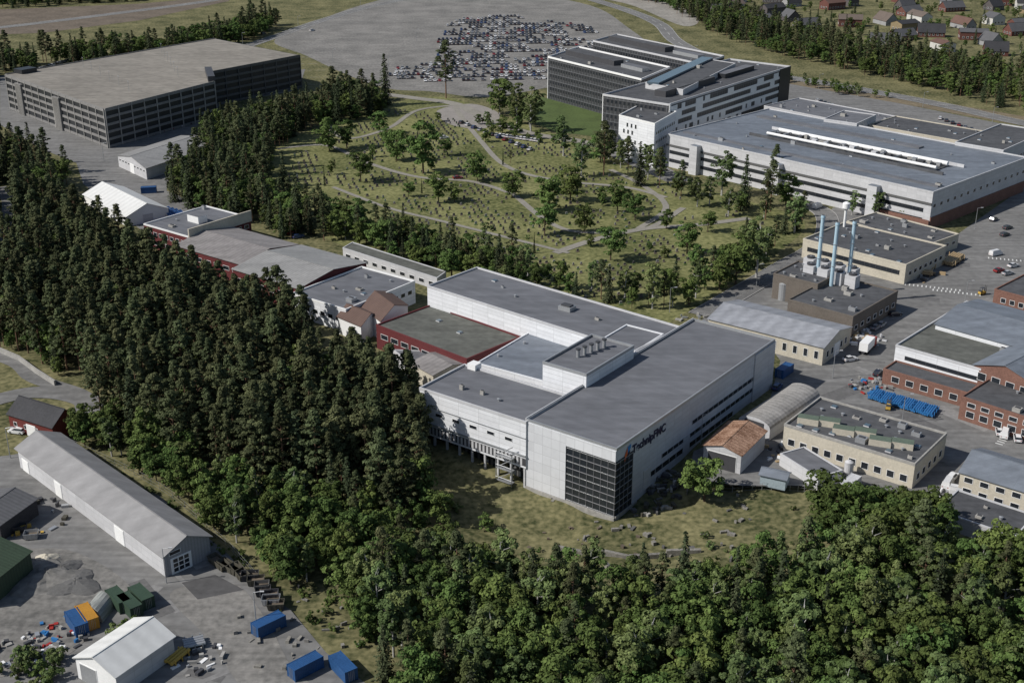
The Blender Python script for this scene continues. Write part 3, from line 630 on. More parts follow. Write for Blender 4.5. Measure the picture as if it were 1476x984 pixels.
for i,(x,y) in enumerate(((318,815),(331,821),(345,828),(362,834),(369,841),(376,849),(381,856),(388,862),(391,869),(397,876),(30,765),(47,775),(22,752))): dumpster(x+R.uniform(-2,2),y,(2.3 if i<3 else .15)+R.uniform(-.15,.15),m=CBROWN if i<3 else R.choice([CBROWN,DMET,ROOFK,CONC_D,METAL]),L=6 if i<3 else R.uniform(2.6,3.6))
E=empty('polytunnel'); w=MB(); q4=rectify([V2(P(x,y,0)) for x,y in ((122,885),(148,897),(166,875),(140,862))]); FOOT.append(q4); a,b,c,d_=q4; wd=(b-a).length
prof=[(0.5-.5*math.cos(math.pi*i/n),math.sin(math.pi*i/n)*wd*.5) for i in range(n+1)]
for i in range(n):
    (s0,z0),(s1,z1)=prof[i],prof[i+1]
    w.face([(*a.lerp(b,s0),z0),(*a.lerp(b,s1),z1),(*d_.lerp(c,s1),z1),(*d_.lerp(c,s0),z0)],mat('tunnel_sheet',(.3,.31,.29),.5,.1,.5,pat='corrx',pw=1.6,mk=.7))
for p_,q_ in ((a,b),(d_,c)): w.face([(*p_.lerp(q_,s),z_) for s,z_ in reversed(prof)],LGREY)
w.obj('cover',E)
def rack(name,x,y,ang,m,n=8,L=12,r=.35,rows=2):
    E=empty(name); w=MB(); q=P(x,y,0); ca,sa=math.cos(ang),math.sin(ang)
    for k in range(rows):
        for i in range(n-k):
            o=(i-(n-1-k)/2)*r*2.05; z_=.5+r+k*r*1.8; L2=L*R.uniform(.85,1)
            tube(w,(q.x-L2/2*ca-o*sa,q.y-L2/2*sa+o*ca,z_),(q.x+L2/2*ca-o*sa,q.y+L2/2*sa+o*ca,z_),r,m,8)
    w.obj('pipes',E); w=MB()
    for s in(-.35,0,.35): 
        box(w,(q.x+L*s*ca,q.y+L*s*sa),.3,n*r*2.2,.02,.5,ang,DMET)
        for t_ in(-1,1): box(w,(q.x+L*s*ca-t_*n*r*1.1*sa,q.y+L*s*sa+t_*n*r*1.1*ca),.2,.2,.02,.6+rows*r*2,ang,m)
    w.obj('bearers',E)
for i in range(6): rack('pipe_stack',1263+i*15.5,573+i*4.6,1.0,BLUEP,n=5,L=5.8,r=.28)
rack('pipe_stack',1345,382,.9,TAN,n=6,L=12); rack('pipe_stack',1372,378,.9,TAN,n=6,L=12,r=.4); rack('pipe_stack',1330,396,-.4,TAN,n=4,L=7); rack('pipe_stack',256,950,1.1,YEL,n=3,L=5,rows=1); rack('pipe_stack',280,930,.4,METAL,n=4,L=4,rows=1)
for x,y,m in ((1287,690,WHITEP),(1301,692,LGREY),(1222,684,LGREY)):
    E=empty('storage_tank'); w=MB(); q=P(x,y,0); cyl(w,q,1.0,0,3.4,m,16); cyl(w,q,1.0,3.4,3.8,m,16,.4); cyl(w,q,1.03,.4,1.0,REDP if m is WHITEP else METAL,16); tube(w,(q.x+1.1,q.y,0),(q.x+1.1,q.y,3.3),.05,METAL,5); w.obj('tank_body',E)
def mound(name,x,y,r,h,m,seed=1):
    q=P(x,y); w=MB(); rr=random.Random(seed); n=20; k=7; g_=[[None]*n for _ in range(k)]
    for j in range(k):
        for i in range(n):
            a=2*math.pi*i/n; t=j/(k-1); rad=r*(1-t)*(1+.25*math.sin(3*a+seed)+.1*rr.uniform(-1,1)); X,Y=q.x+rad*math.cos(a),q.y+rad*math.sin(a); g_[j][i]=(X,Y,H(X,Y)+(h*(1-(1-t)**1.6)*rr.uniform(.85,1.1) if j else -.1))
    for j in range(k-1):
        for i in range(n): w.face([g_[j][i],g_[j][(i+1)%n],g_[j+1][(i+1)%n],g_[j+1][i]],m)
    w.obj(name,None,True)
mound('gravel_heap',68,832,7,1.6,GRAV,2); mound('gravel_heap',110,842,5,1.1,CONC_D,3); mound('gravel_heap',90,822,4,1.2,CONC_D,5); mound('gravel_heap',68,806,2.4,1.2,CREAM,6)
def debris(name,x,y,rad,n,mats,seed,sz=1):
    rr=random.Random(seed); q=P(x,y); w=MB()
    for i in range(n):
        a=rr.uniform(0,6.3); r=rad*math.sqrt(rr.random()); px_,py_=q.x+r*math.cos(a),q.y+r*math.sin(a); g0=H(px_,py_)
        box(w,(px_,py_),sz*rr.uniform(.4,2.2),sz*rr.uniform(.3,1.1),g0,g0+sz*rr.uniform(.2,1.1),rr.uniform(0,3),rr.choice(mats))
    w.obj(name)
debris('scrap_pile',85,915,6,60,[REDP,WHITEP,BLUEP,METAL,CONC,DMET],1,.7)
debris('scrap_pile',285,950,5,25,[METAL,WHITEP,CONC,DMET],2,.8); debris('scrap_pile',30,945,6,30,[CONC,METAL,DMET,WHITEP],3,.8)
debris('pallet_stack',925,712,9,70,[CONC_D,DMET,CONC,CBROWN],4); debris('pallet_stack',965,690,6,40,[CONC_D,DMET,CONC,CBROWN],14); debris('stored_goods',1245,490,6,40,[WHITEP,METAL,TAN,LGREY],5)
debris('stored_goods',1075,668,6,30,[REDP,METAL,DMET,TAN],6,.8); debris('stored_goods',1256,556,6,45,[REDP,METAL,DMET,BLUEP,CONC],7,.8); debris('stored_goods',50,745,8,30,[YEL,DMET,CBROWN,METAL],8)
debris('stored_goods',1395,720,6,25,[METAL,WHITEP,DMET],9); debris('stored_goods',1150,655,8,40,[METAL,WHITEP,DMET,TAN],10); debris('stored_goods',1000,462,5,15,[METAL,CONC],12); debris('stored_goods',1230,478,5,30,[WHITEP,METAL,TAN],15); debris('stored_goods',1340,400,7,20,[TAN,DMET,METAL],16)
debris('boulders',960,765,22,50,[ROCK,ROCK,CONC_D],21,.8); debris('boulders',850,760,16,30,[ROCK,DIRT],22,.7); debris('boulders',430,900,14,40,[ROCK,GRAV],23,.7)
# retaining walls
def wall(name,px,h,t,m):
    w=MB(); pts=[P(x,y) for x,y in px]
    for i in range(len(pts)-1):
        a,b=pts[i],pts[i+1]; zz=min(a.z,b.z); beam(w,a,b,-t/2,t/2,zz-.6,max(a.z,b.z)+h,m)
    w.obj(name)
wall('retaining_wall',[(0,508),(28,520),(52,538),(80,556)],1.6,.5,CONC)
wall('stone_wall',[(800,792),(850,800),(905,804),(960,802),(1010,795)],.7,.8,ROCK)
def fence(name,px,h=1.8):
    w=MB(); pts=smooth([V2(P(x,y)) for x,y in px],False,6); 
    for i in range(len(pts)-1):
        a,b=pts[i],pts[i+1]; n_=max(1,int((b-a).length/3)); 
        for k in range(n_): p=a.lerp(b,k/n_); zz=H(p.x,p.y); tube(w,(p.x,p.y,zz),(p.x,p.y,zz+h),.05,METAL,5)
        for q_ in (.2,1.0,h): tube(w,(a.x,a.y,H(a.x,a.y)+q_),(b.x,b.y,H(b.x,b.y)+q_),.025,METAL,4)
    w.obj(name)
fence('wire_fence',[(990,700),(1070,708),(1150,708),(1200,715),(1340,730)]); fence('wire_fence',[(1000,468),(1060,432),(1125,392),(1165,365)]); fence('wire_fence',[(90,636),(230,705),(325,785),(370,835)])
# ------------------------------------------------------------ vehicles
COLS=[(.6,.6,.6),(.7,.7,.7),(.03,.03,.035),(.05,.05,.055),(.22,.23,.25),(.12,.12,.13),(.22,.02,.02),(.03,.06,.16),(.35,.36,.37),(.02,.02,.03)]
def carmesh(i,van=False):
    c=COLS[i%len(COLS)]; pm=mat('car_paint_%d'%i,c,.3,.03,1,spec=.6); w=MB()
    st=[(-2.2,.45,.72,.78),(-2.12,.3,.95,.86),(-1.2,.22,1.0,.9),(0,.22,.98,.91),(1.0,.22,.94,.9),(1.85,.25,.82,.86),(2.2,.35,.68,.74)]
    if van: st=[(-2.6,.35,1.2,.92),(-2.5,.3,1.25,.95),(0,.25,1.25,.97),(1.6,.25,1.2,.95),(2.3,.3,1.05,.9),(2.55,.4,.8,.8)]
    for k in range(len(st)-1):
        x0,a0,b0,w0=st[k]; x1,a1,b1,w1=st[k+1]
        w.face([(x0,-w0,a0),(x1,-w1,a1),(x1,-w1,b1),(x0,-w0,b0)],pm); w.face([(x1,w1,a1),(x0,w0,a0),(x0,w0,b0),(x1,w1,b1)],pm)
        w.face([(x0,-w0,b0),(x1,-w1,b1),(x1,w1,b1),(x0,w0,b0)],pm); w.face([(x0,w0,a0),(x1,w1,a1),(x1,-w1,a1),(x0,-w0,a0)],DMET)
    for k in(0,-1): x,a,b,ww=st[k]; w.face([(x,-ww,a),(x,-ww,b),(x,ww,b),(x,ww,a)],pm)
    if van: lo=(-2.55,1.75,.9,1.22); hi=(-2.45,1.05,.78,2.0)
    elif i%2: lo=(-2.0,1.05,.83,.95); hi=(-1.7,.3,.66,1.45)
    else: lo=(-1.75,1.05,.83,.95); hi=(-1.05,.3,.66,1.42)
    A=[(lo[0],-lo[2],lo[3]),(lo[1],-lo[2],lo[3]-.02),(lo[1],lo[2],lo[3]-.02),(lo[0],lo[2],lo[3])]; B=[(hi[0],-hi[2],hi[3]),(hi[1],-hi[2],hi[3]),(hi[1],hi[2],hi[3]),(hi[0],hi[2],hi[3])]
    for k in range(4): j=(k+1)%4; w.face([A[k],A[j],B[j],B[k]],pm if (van and k!=1) else GLASS)
    w.face(B,pm)
    for s in(-1,1):
        w.face([(hi[0]+.1,s*(hi[2]),hi[3]+.02),(hi[1],s*hi[2],hi[3]+.02),(hi[1],s*(hi[2]-.05),hi[3]+.05),(hi[0]+.1,s*(hi[2]-.05),hi[3]+.05)],DMET)
    for x in(-1.35,1.35):
        for s in(-1,1): tube(w,(x,s*.68,.33),(x,s*.92,.33),.33,TYRE,10); tube(w,(x,s*.9,.33),(x,s*.94,.33),.18,METAL,8)
    for s in(-.6,.6):
        xe=st[-1][0]; box(w,(xe-.1,s),.25,.3,.6,.72 if not van else .85,0,WHITEP); box(w,(st[0][0]+.05,s),.15,.25,.7,.88,0,REDP)
    return w.obj('car%02d'%i,None,link=False)
cars=[carmesh(i) for i in range(10)]; vans=[carmesh(10,True),carmesh(11,True)]
def car(x,y,ang,i=None,name='parked_car'):
    q=P(x,y,0); src=cars[R.randrange(10) if i is None else i] if name!='parked_van' else vans[i or 0]
    o=bpy.data.objects.new(name,src.data); o.location=(q.x,q.y,.1); o.rotation_euler=(0,0,ang); sc.collection.objects.link(o)
def truck(x,y,ang,cm,bm):
    E=empty('parked_truck'); w=MB(); box(w,(3.4,0),2.1,2.4,.5,2.9,0,cm); w.face([(4.47,-1.05,1.7),(4.47,1.05,1.7),(4.47,1.0,2.7),(4.47,-1.0,2.7)],GLASS); box(w,(-1,0),6.4,2.5,1.1,3.6,0,bm); box(w,(0,0),8.4,1.0,.6,1.0,0,DMET)
    for xx in (3.3,-1.6,-3):
        for s in(-1,1): tube(w,(xx,s*.85,.5),(xx,s*1.2,.5),.5,TYRE,12)
    w.obj('body',E); q=P(x,y,0); E.location=(q.x,q.y,.1); E.rotation_euler=(0,0,ang)
truck(1250,505,1.0,REDP,WHITEP); truck(262,236,.5,WHITEP,LGREY)
def forklift(x,y,ang):
    E=empty('forklift'); w=MB(); box(w,(0,0),2.2,1.2,.4,1.2,0,YEL); box(w,(-.7,0),.8,1.1,1.2,1.5,0,DMET); box(w,(0,0),1.3,1.1,2.3,2.4,0,DMET)
    for a_ in(-.6,.6):
        for b_ in(-.5,.5): box(w,(a_,b_),.08,.08,1.2,2.3,0,DMET); tube(w,(a_*1.2,b_,.35),(a_*1.2,b_*1.3,.35),.35,TYRE,10)
    for b_ in(-.35,.35): box(w,(1.25,b_),.12,.12,.2,3.0,0,DMET); box(w,(1.9,b_),1.2,.12,.15,.22,0,METAL)
    w.obj('body',E); q=P(x,y,0); E.location=(q.x,q.y,.08); E.rotation_euler=(0,0,ang)
forklift(1415,425,.4); forklift(36,742,.8); forklift(1280,590,1.2)
def gn(coll):
    ng=bpy.data.node_groups.new('scatter_'+coll.name,'GeometryNodeTree')
    ng.interface.new_socket('Geometry',in_out='INPUT',socket_type='NodeSocketGeometry'); ng.interface.new_socket('Geometry',in_out='OUTPUT',socket_type='NodeSocketGeometry')
    N=ng.nodes;L=ng.links; gi=N.new('NodeGroupInput'); go=N.new('NodeGroupOutput')
    ci=N.new('GeometryNodeCollectionInfo'); ci.inputs['Collection'].default_value=coll; ci.inputs['Separate Children'].default_value=True; ci.inputs['Reset Children'].default_value=True
    ip=N.new('GeometryNodeInstanceOnPoints'); ip.inputs['Pick Instance'].default_value=True
    def na(n,t): x=N.new('GeometryNodeInputNamedAttribute'); x.data_type=t; x.inputs['Name'].default_value=n; return x.outputs['Attribute']
    er=N.new('FunctionNodeEulerToRotation'); L.new(na('rot','FLOAT_VECTOR'),er.inputs[0])
    L.new(gi.outputs[0],ip.inputs['Points']); L.new(ci.outputs[0],ip.inputs['Instance']); L.new(na('idx','INT'),ip.inputs['Instance Index'])
    L.new(er.outputs[0],ip.inputs['Rotation']); L.new(na('scl','FLOAT_VECTOR'),ip.inputs['Scale']); L.new(ip.outputs[0],go.inputs[0]); return ng
GN={}
def scatter(name,pts,coll):
    if not pts: print('EMPTY',name); return
    me=bpy.data.meshes.new(name); me.from_pydata([p[0] for p in pts],[],[])
    a=me.attributes.new('rot','FLOAT_VECTOR','POINT'); a.data.foreach_set('vector',[c for p in pts for c in (0,0,p[1])])
    a=me.attributes.new('scl','FLOAT_VECTOR','POINT'); a.data.foreach_set('vector',[c for p in pts for c in p[2]])
    a=me.attributes.new('idx','INT','POINT'); a.data.foreach_set('value',[p[3] for p in pts])
    o=bpy.data.objects.new(name,me); sc.collection.objects.link(o)
    if coll.name not in GN: GN[coll.name]=gn(coll)
    md=o.modifiers.new('scatter','NODES'); md.node_group=GN[coll.name]; return o
def coll(name,objs):
    c=bpy.data.collections.new(name)
    for o in objs: c.objects.link(o)
    return c
CC=coll('car_models',cars)
lot=[V2(P(x,y,0)) for x,y in ((640,38),(670,26),(760,22),(850,40),(890,66),(872,95),(780,118),(690,120),(560,116),(566,98),(625,92),(632,60))]
pts=[]; lines=MB(); x0=min(p.x for p in lot); x1=max(p.x for p in lot); y0=min(p.y for p in lot); y1=max(p.y for p in lot)
y=y0+2; k=0
while y<y1+12:
    x=x0-90; gp=R.randint(0,30)
    while x<x1+10:
        yy=y+14*math.sin((x-x0)/110)
        if inpoly(x,yy,lot) and noise.noise((x/30,yy/25,1))>-.32 and R.random()<.88 and int((x-x0)/2.7+gp)%23>1: pts.append(((x,yy,.09),math.pi/2*(1 if R.random()<.5 else -1)+R.uniform(-.04,.04)+.12,(1,1,1),R.choice([0,1,2,3,4,5,6,7,8,9,2,3,9,5,0,1])))
        x+=2.75
    y+=10.5; k+=1
scatter('parked_cars',pts,CC)
for i in range(9):
    y_=y0-5+i*22; 
    for j in range(12): xx=x0-70+j*8; beam(lines,(xx,y_+.1*j),(xx+6,y_+.1*(j+1)),-.15,.15,.08,.1,mat('worn_line',(.30,.29,.27),.9)) 
lines.obj('lot_lines')
for i in range(14): car(1178+i*5.5,146+i*1.9,1.3)
for i in range(9): car(1355+i*9,172+i*3.2,1.2)
for i in range(13): car(716+i*5,196+i*.7,1.4,R.choice([0,1,1,8]))
for i in range(12):
    if R.random()<.8: car(665+i*9,178+i*3.5,1.2)
for x,y,a in ((1452,330,.6),(1448,340,.6),(1440,392,.5),(1452,396,.5),(1460,385,.5),(1262,474,.9),(1270,470,.9),(1432,318,.8),(415,338,.6),(430,343,.6),(25,624,2.9),(450,45,.9),(380,50,.9),(640,200,.4),(1290,455,.3),(1440,625,1.3),(1466,634,1.3),(1458,620,1.3),(1372,690,.9),(1395,600,.4),(1265,540,1.0),(1120,560,1),(1225,520,.4),(700,90,.2),(1345,520,.5)): car(x,y,a)
for i in range(9): car(170+i*13,208-i*3.6,1.9)
for i in range(20): car(60+i*4,100-i*1.2,1.2)
for x,y,a,i in ((1385,713,-.4,0),(1366,700,1.0,0),(1448,628,1.1,1),(1178,300,.8,0),(1435,368,.5,0)): car(x,y,a,i,'parked_van')
car(660,258,.3,6)
# ------------------------------------------------------------ trees
def leafq(w,c,n,s,r,m):
    n=n.normalized(); u=n.orthogonal().normalized(); a=r.uniform(0,6.28); v_=n.cross(u); uu=u*math.cos(a)+v_*math.sin(a); vv=n.cross(uu)
    s2=s*r.uniform(.55,1)
    w.face([c-uu*s,c-vv*s2*.7+n*.1*s,c+uu*s*.9,c+vv*s2],m,[(0,0),(1,0),(1,1),(0,1)])
def rv(r): 
    while True:
        v_=Vector((r.uniform(-1,1),r.uniform(-1,1),r.uniform(-1,1)))
        if .05<v_.length<1: return v_.normalized()
def dec_tree(seed,h,rad,lm,bark,name,base=.22,ncl=46,per=58,ls=.34):
    r=random.Random(seed); w=MB(); top=h*.8
    tube(w,(0,0,-.4),(0,0,h*.35),h*.02,bark,7,h*.014); tube(w,(0,0,h*.35),(r.uniform(-.3,.3),r.uniform(-.3,.3),top),h*.014,bark,6,.04)
    cz=h*(base+(1-base)/2); hz=h*(1-base)/2
    for k in range(ncl):
        d=rv(r); q=r.random()**.35
        f_=1+.18*math.sin(3*math.atan2(d.y,d.x)+seed)+r.uniform(-.15,.15)
        c=Vector((d.x*rad*q*f_,d.y*rad*q*f_,cz+d.z*hz*q*(.95+r.uniform(-.14,.12))))
        if d.z<0: c.x*=.9;c.y*=.9
        cr=rad*r.uniform(.18,.34)
        if k%3==0: tube(w,(0,0,max(h*.2,c.z-rad*.6)),tuple(c),h*.006,bark,4,.02)
        for i in range(per):
            e=rv(r); 
            if e.z<-.2: e.z=-e.z
            p_=c+Vector((e.x,e.y,e.z*.75))*cr*r.uniform(.75,1.15)
            leafq(w,p_,e*.9+rv(r)*.45+Vector((0,0,.2)),ls*r.uniform(.55,1.25),r,lm)
    return w.obj(name,None,link=False)
def pine(seed,h,rad,lm,name,base=.3,ls=.33):
    r=random.Random(seed); w=MB(); tube(w,(0,0,-.4),(0,0,h*.5),h*.013,BARKP,6,h*.010); tube(w,(0,0,h*.5),(0,0,h*.97),h*.010,BARKP,6,.03)
    n=54
    for k in range(n):
        t=(k+r.random())/n; z=h*(base+(1-base)*t); prof=(math.sin(math.pi*min(1,(t*.72+.22)))**.8)*(1 if t<.7 else max(.15,1-(t-.7)*2.6))
        a=r.uniform(0,6.28); q=rad*prof*r.uniform(.3,1.15); c=Vector((q*math.cos(a),q*math.sin(a),z+.1*q))
        cr=rad*r.uniform(.2,.34)
        if k%2==0: tube(w,(0,0,z-.3),tuple(c),.07,BARKP,4,.02)
        for i in range(40):
            e=rv(r); 
            if e.z<-.2: e.z=-e.z
            p_=c+Vector((e.x*1.15,e.y*1.15,e.z*.55))*cr*r.uniform(.7,1.15)
            leafq(w,p_,e+rv(r)*.5+Vector((0,0,.3)),ls*r.uniform(.6,1.15),r,lm)
    return w.obj(name,None,link=False)
def spruce(seed,h,rad,lm,name,ls=.42,base=.06):
    r=random.Random(seed); w=MB(); tube(w,(0,0,-.4),(0,0,h*.98),h*.014,BARK,6,.02)
    nl=24
    for k in range(nl):
        t=k/nl; z=h*(base+(1-base)*t); R0=rad*(1-t)**.85*r.uniform(.8,1.12)+.15; nb=max(4,int(10*(1-t*.6)))
        a0=r.uniform(0,6.28)
        for b_ in range(nb):
            a=a0+6.283*b_/nb+r.uniform(-.25,.25); L=R0*r.uniform(.7,1.15); m=max(2,int(L/.36))
            if k%3==0: tube(w,(0,0,z),(L*.8*math.cos(a),L*.8*math.sin(a),z-L*.2),.04,BARK,3,.01)
            for i in range(m):
                q=L*(i+.6)/m; c=Vector((q*math.cos(a),q*math.sin(a),z-.28*q+.1*q*q/max(R0,.5)*.5+r.uniform(-.12,.12)))
                for _ in range(2):
                    c2=c+rv(r)*.22; leafq(w,c2,Vector((math.cos(a)*.5,math.sin(a)*.5,.8))+rv(r)*.55,ls*r.uniform(.55,1.05),r,lm)
    return w.obj(name,None,link=False)
BB=mat('birch_bark',(.4,.39,.37),.8,.25,1)
PINES=[pine(10+i,17,2.3+.25*(i%3),L_PINE,'pine_a%d'%i,base=.22+.06*(i%3)) for i in range(5)]
SPR=[spruce(30+i,16,2.6+.3*(i%2),L_SPRUCE,'spruce_%d'%i) for i in range(4)]
DEC=[dec_tree(50+i,11,3.3+.4*(i%3),L_DEC,BARK,'dec_%d'%i,base=.06+.05*(i%2)) for i in range(5)]
BIR=[dec_tree(70+i,13,2.5+.3*(i%2),L_BIRCH,BB,'birch_%d'%i,base=.12,ls=.3) for i in range(3)]
SHR=[dec_tree(90+i,3,1.9,L_BIRCH if i else L_DEC,BARK,'shrub_%d'%i,base=.02,ncl=14,per=45,ls=.26) for i in range(2)]
CM=coll('mixed_trees',BIR+DEC+PINES+SPR)
CS=coll('shrubs',SHR)
def nearroad(x,y):
    for pts_,w_ in ROADS:
        for p_ in pts_:
            if abs(p_.x-x)<w_+3 and abs(p_.y-y)<w_+3 and math.hypot(p_.x-x,p_.y-y)<w_+1: return True
    return False
def forest(name,px,sp,weights,hs,seed,col=None,road=True,clear=2.5,dens=1,sxy=1.0,zvar=.26):
    rr=random.Random(seed); poly=[V2(P(x,y,0)) for x,y in px]; x0=min(p.x for p in poly);x1=max(p.x for p in poly);y0=min(p.y for p in poly);y1=max(p.y for p in poly)
    pts=[]; y=y0; row=0
    ff=[[V2(q) for q in inset(p,-clear)] for p in FOOT]; bb=[(min(q.x for q in p),max(q.x for q in p),min(q.y for q in p),max(q.y for q in p)) for p in ff]
    while y<y1:
        x=x0+(sp/2 if row%2 else 0)
        while x<x1:
            X=x+rr.uniform(-.48,.48)*sp; Y=y+rr.uniform(-.48,.48)*sp
            if inpoly(X,Y,poly) and rr.random()<dens and not any(b_[0]<X<b_[1] and b_[2]<Y<b_[3] and inpoly(X,Y,p) for b_,p in zip(bb,ff)) and not (road and nearroad(X,Y)):
                t=rr.random()+.25*noise.noise((X/25,Y/25,seed)); acc=0
                for ids,wt,hh in weights:
                    acc+=wt
                    if t<=acc: break
                s=hs*hh*rr.uniform(1-zvar,1+zvar)*(1+.15*noise.noise((X/18,Y/18,seed+7))); sx=s*sxy*rr.uniform(.8,1.15)
                pts.append(((X,Y,H(X,Y)-.1),rr.uniform(0,6.28),(sx,sx,s),rr.choice(ids)))
            x+=sp
        y+=sp*.87; row+=1
    return scatter(name,pts,col or CM)
B_=[0,1,2];D_=[3,4,5,6,7];PI=[8,9,10,11,12];S_=[13,14,15,16]
forest('pine_forest',[(-150,330),(60,300),(110,330),(150,350),(205,400),(290,430),(400,470),(480,540),(560,570),(598,590),(600,640),(560,690),(470,700),(380,700),(290,690),(200,650),(120,600),(90,570),(20,535),(-150,500)],4.6,[(PI,.76,1),(S_,.12,1.05),(D_,.12,1.1)],.98,1)
forest('pine_forest',[(470,600),(600,620),(618,690),(600,740),(560,745),(480,720),(440,690)],4.5,[(PI,.8,1),(S_,.2,1)],.95,21)
forest('deciduous_woodland',[(110,600),(200,650),(300,695),(380,700),(470,705),(560,725),(620,720),(600,760),(540,780),(480,840),(430,850),(390,840),(330,775),(230,700),(118,650)],4.8,[(D_,.7,.85),(B_,.25,.8),(PI,.05,.7)],.95,2)
forest('deciduous_woodland',[(500,860),(560,800),(640,790),(720,830),(830,850),(950,850),(1060,840),(1170,810),(1195,760),(1340,775),(1360,820),(1420,840),(1560,850),(1640,1080),(1600,1130),(560,1130),(545,1010),(520,940)],5.1,[(D_,.55,1),(B_,.27,1),(S_,.1,.85),(PI,.08,.8)],1.0,3)
forest('cemetery_tree_belt',[(370,290),(440,305),(530,330),(640,360),(740,395),(760,440),(640,405),(500,348),(400,345)],5,[(PI,.3,.75),(S_,.2,.85),(D_,.4,.95),(B_,.1,.9)],.9,4)
forest('cemetery_tree_belt',[(640,365),(720,385),(800,425),(900,448),(985,448),(1060,405),(1120,360),(1160,345),(1180,325),(1150,320),(1080,365),(990,405),(900,430),(820,410),(740,385)],6.3,[(PI,.3,.85),(S_,.2,.9),(D_,.35,.9),(B_,.15,.9)],.9,5,dens=.72)
forest('garage_tree_belt',[(290,205),(320,190),(400,170),(480,150),(545,140),(555,165),(480,180),(430,195),(395,225),(385,290),(400,330),(330,325),(250,290),(240,280),(260,255)],5.5,[(PI,.35,1),(S_,.35,1),(D_,.3,1.05)],.95,6)
forest('distant_woodland',[(-300,110),(-20,100),(60,85),(70,92),(10,110),(-100,150),(-300,200)],6.5,[(S_,.4,1),(PI,.3,1),(D_,.3,1)],.95,7)
forest('distant_woodland',[(60,90),(130,82),(240,70),(330,50),(360,40),(400,35),(400,50),(330,66),(240,82),(130,96)],6.5,[(S_,.2,1),(PI,.3,1),(D_,.5,1.1)],.95,8)
forest('distant_woodland',[(-300,-5),(0,8),(0,13),(200,2),(300,-10),(300,-30),(-300,-40)],9,[(S_,.5,1),(D_,.5,1)],1,9)
forest('tree_row_by_garage',[(-60,215),(0,225),(60,240),(105,270),(60,300),(-100,330)],5,[(S_,.3,1),(PI,.3,1),(D_,.4,1)],.95,10)
forest('distant_woodland',[(890,-5),(960,10),(990,30),(1030,50),(1100,75),(1200,100),(1300,122),(1476,165),(1700,205),(1700,140),(1476,115),(1350,88),(1200,62),(1080,28),(1000,-5)],7.5,[(S_,.2,1),(PI,.3,1),(D_,.5,1)],.9,11)
forest('roadside_trees',[(1120,105),(1250,130),(1300,142),(1260,146),(1130,122)],7,[(D_,.8,.7),(B_,.2,.7)],.8,12,dens=.6)
forest('office_trees',[(860,215),(905,232),(960,265),(1060,300),(1110,310),(1100,325),(1040,310),(960,285),(890,255),(855,235)],7,[(PI,.3,1),(B_,.45,1),(D_,.25,1)],.95,14,dens=.85)
forest('office_trees',[(700,165),(760,170),(790,195),(750,200),(700,190)],7,[(B_,.6,1),(D_,.4,1)],.85,15)
forest('plaza_trees',[(660,165),(720,180),(800,200),(860,205),(850,215),(760,205),(680,190)],9,[(D_,.8,.55),(B_,.2,.6)],.8,16)
forest('cemetery_trees',[(430,225),(560,165),(640,170),(740,205),(880,235),(1060,305),(1100,340),(1000,400),(880,400),(700,360),(540,310),(430,280)],20,[(D_,.5,.7),(PI,.2,.6),(S_,.2,.55),(B_,.1,.6)],.75,23,dens=.42,zvar=.4)
forest('slope_shrubs',[(610,690),(760,760),(900,790),(1000,760),(1160,720),(1190,760),(1000,840),(840,850),(700,820),(620,770)],4.0,[([0,1],1,.6)],.7,17,col=CS,road=False,dens=.42,zvar=.7)
forest('slope_shrubs',[(400,880),(470,830),(540,850),(560,960),(600,1010),(520,1010),(440,920)],3.6,[([0,1],1,.8)],.8,18,col=CS,road=False,dens=.5,zvar=.5)
forest('slope_shrubs',[(100,650),(180,690),(300,760),(370,820),(400,850),(395,870),(330,800),(240,740),(100,655)],3,[([0,1],1,.7)],.8,28,col=CS,road=False,dens=.45,zvar=.5)
forest('yard_shrubs',[(-40,980),(60,935),(140,905),(230,880),(250,890),(110,940),(60,1010),(-60,1010)],3,[([0,1],1,1)],.9,19,col=CS,dens=.8)
forest('cemetery_shrubs',[(420,230),(560,170),(700,200),(880,240),(1060,310),(1040,380),(900,430),(700,390),(480,320)],9,[([0,1],1,.55)],.55,20,col=CS,dens=.35,zvar=.6)
forest('lower_left_edge_trees',[(0,480),(60,500),(95,545),(60,535),(0,500)],4.5,[(D_,1,.6)],.8,22)
def tree(x,y,hp,kind):
    src={'d':(DEC,11,'deciduous_tree'),'r':(DEC,11,'deciduous_tree'),'b':(BIR,13,'birch_tree'),'p':(PINES,17,'pine_tree'),'s':(SPR,16,'spruce_tree'),'t':(SPR,16,'thuja_tree')}[kind]
    q=P(x,y); hh=hp/vs(y); s=hh/src[1]; o=bpy.data.objects.new(src[2],R.choice(src[0]).data)
    k=s*(1.12 if kind=='d' and hp<60 else 1)*(.45 if kind=='t' else 1)*(1.25 if kind=='r' else 1); o.scale=(k,k,s); o.location=(q.x,q.y,q.z-.1); o.rotation_euler=(0,0,R.uniform(0,6.28)); sc.collection.objects.link(o)
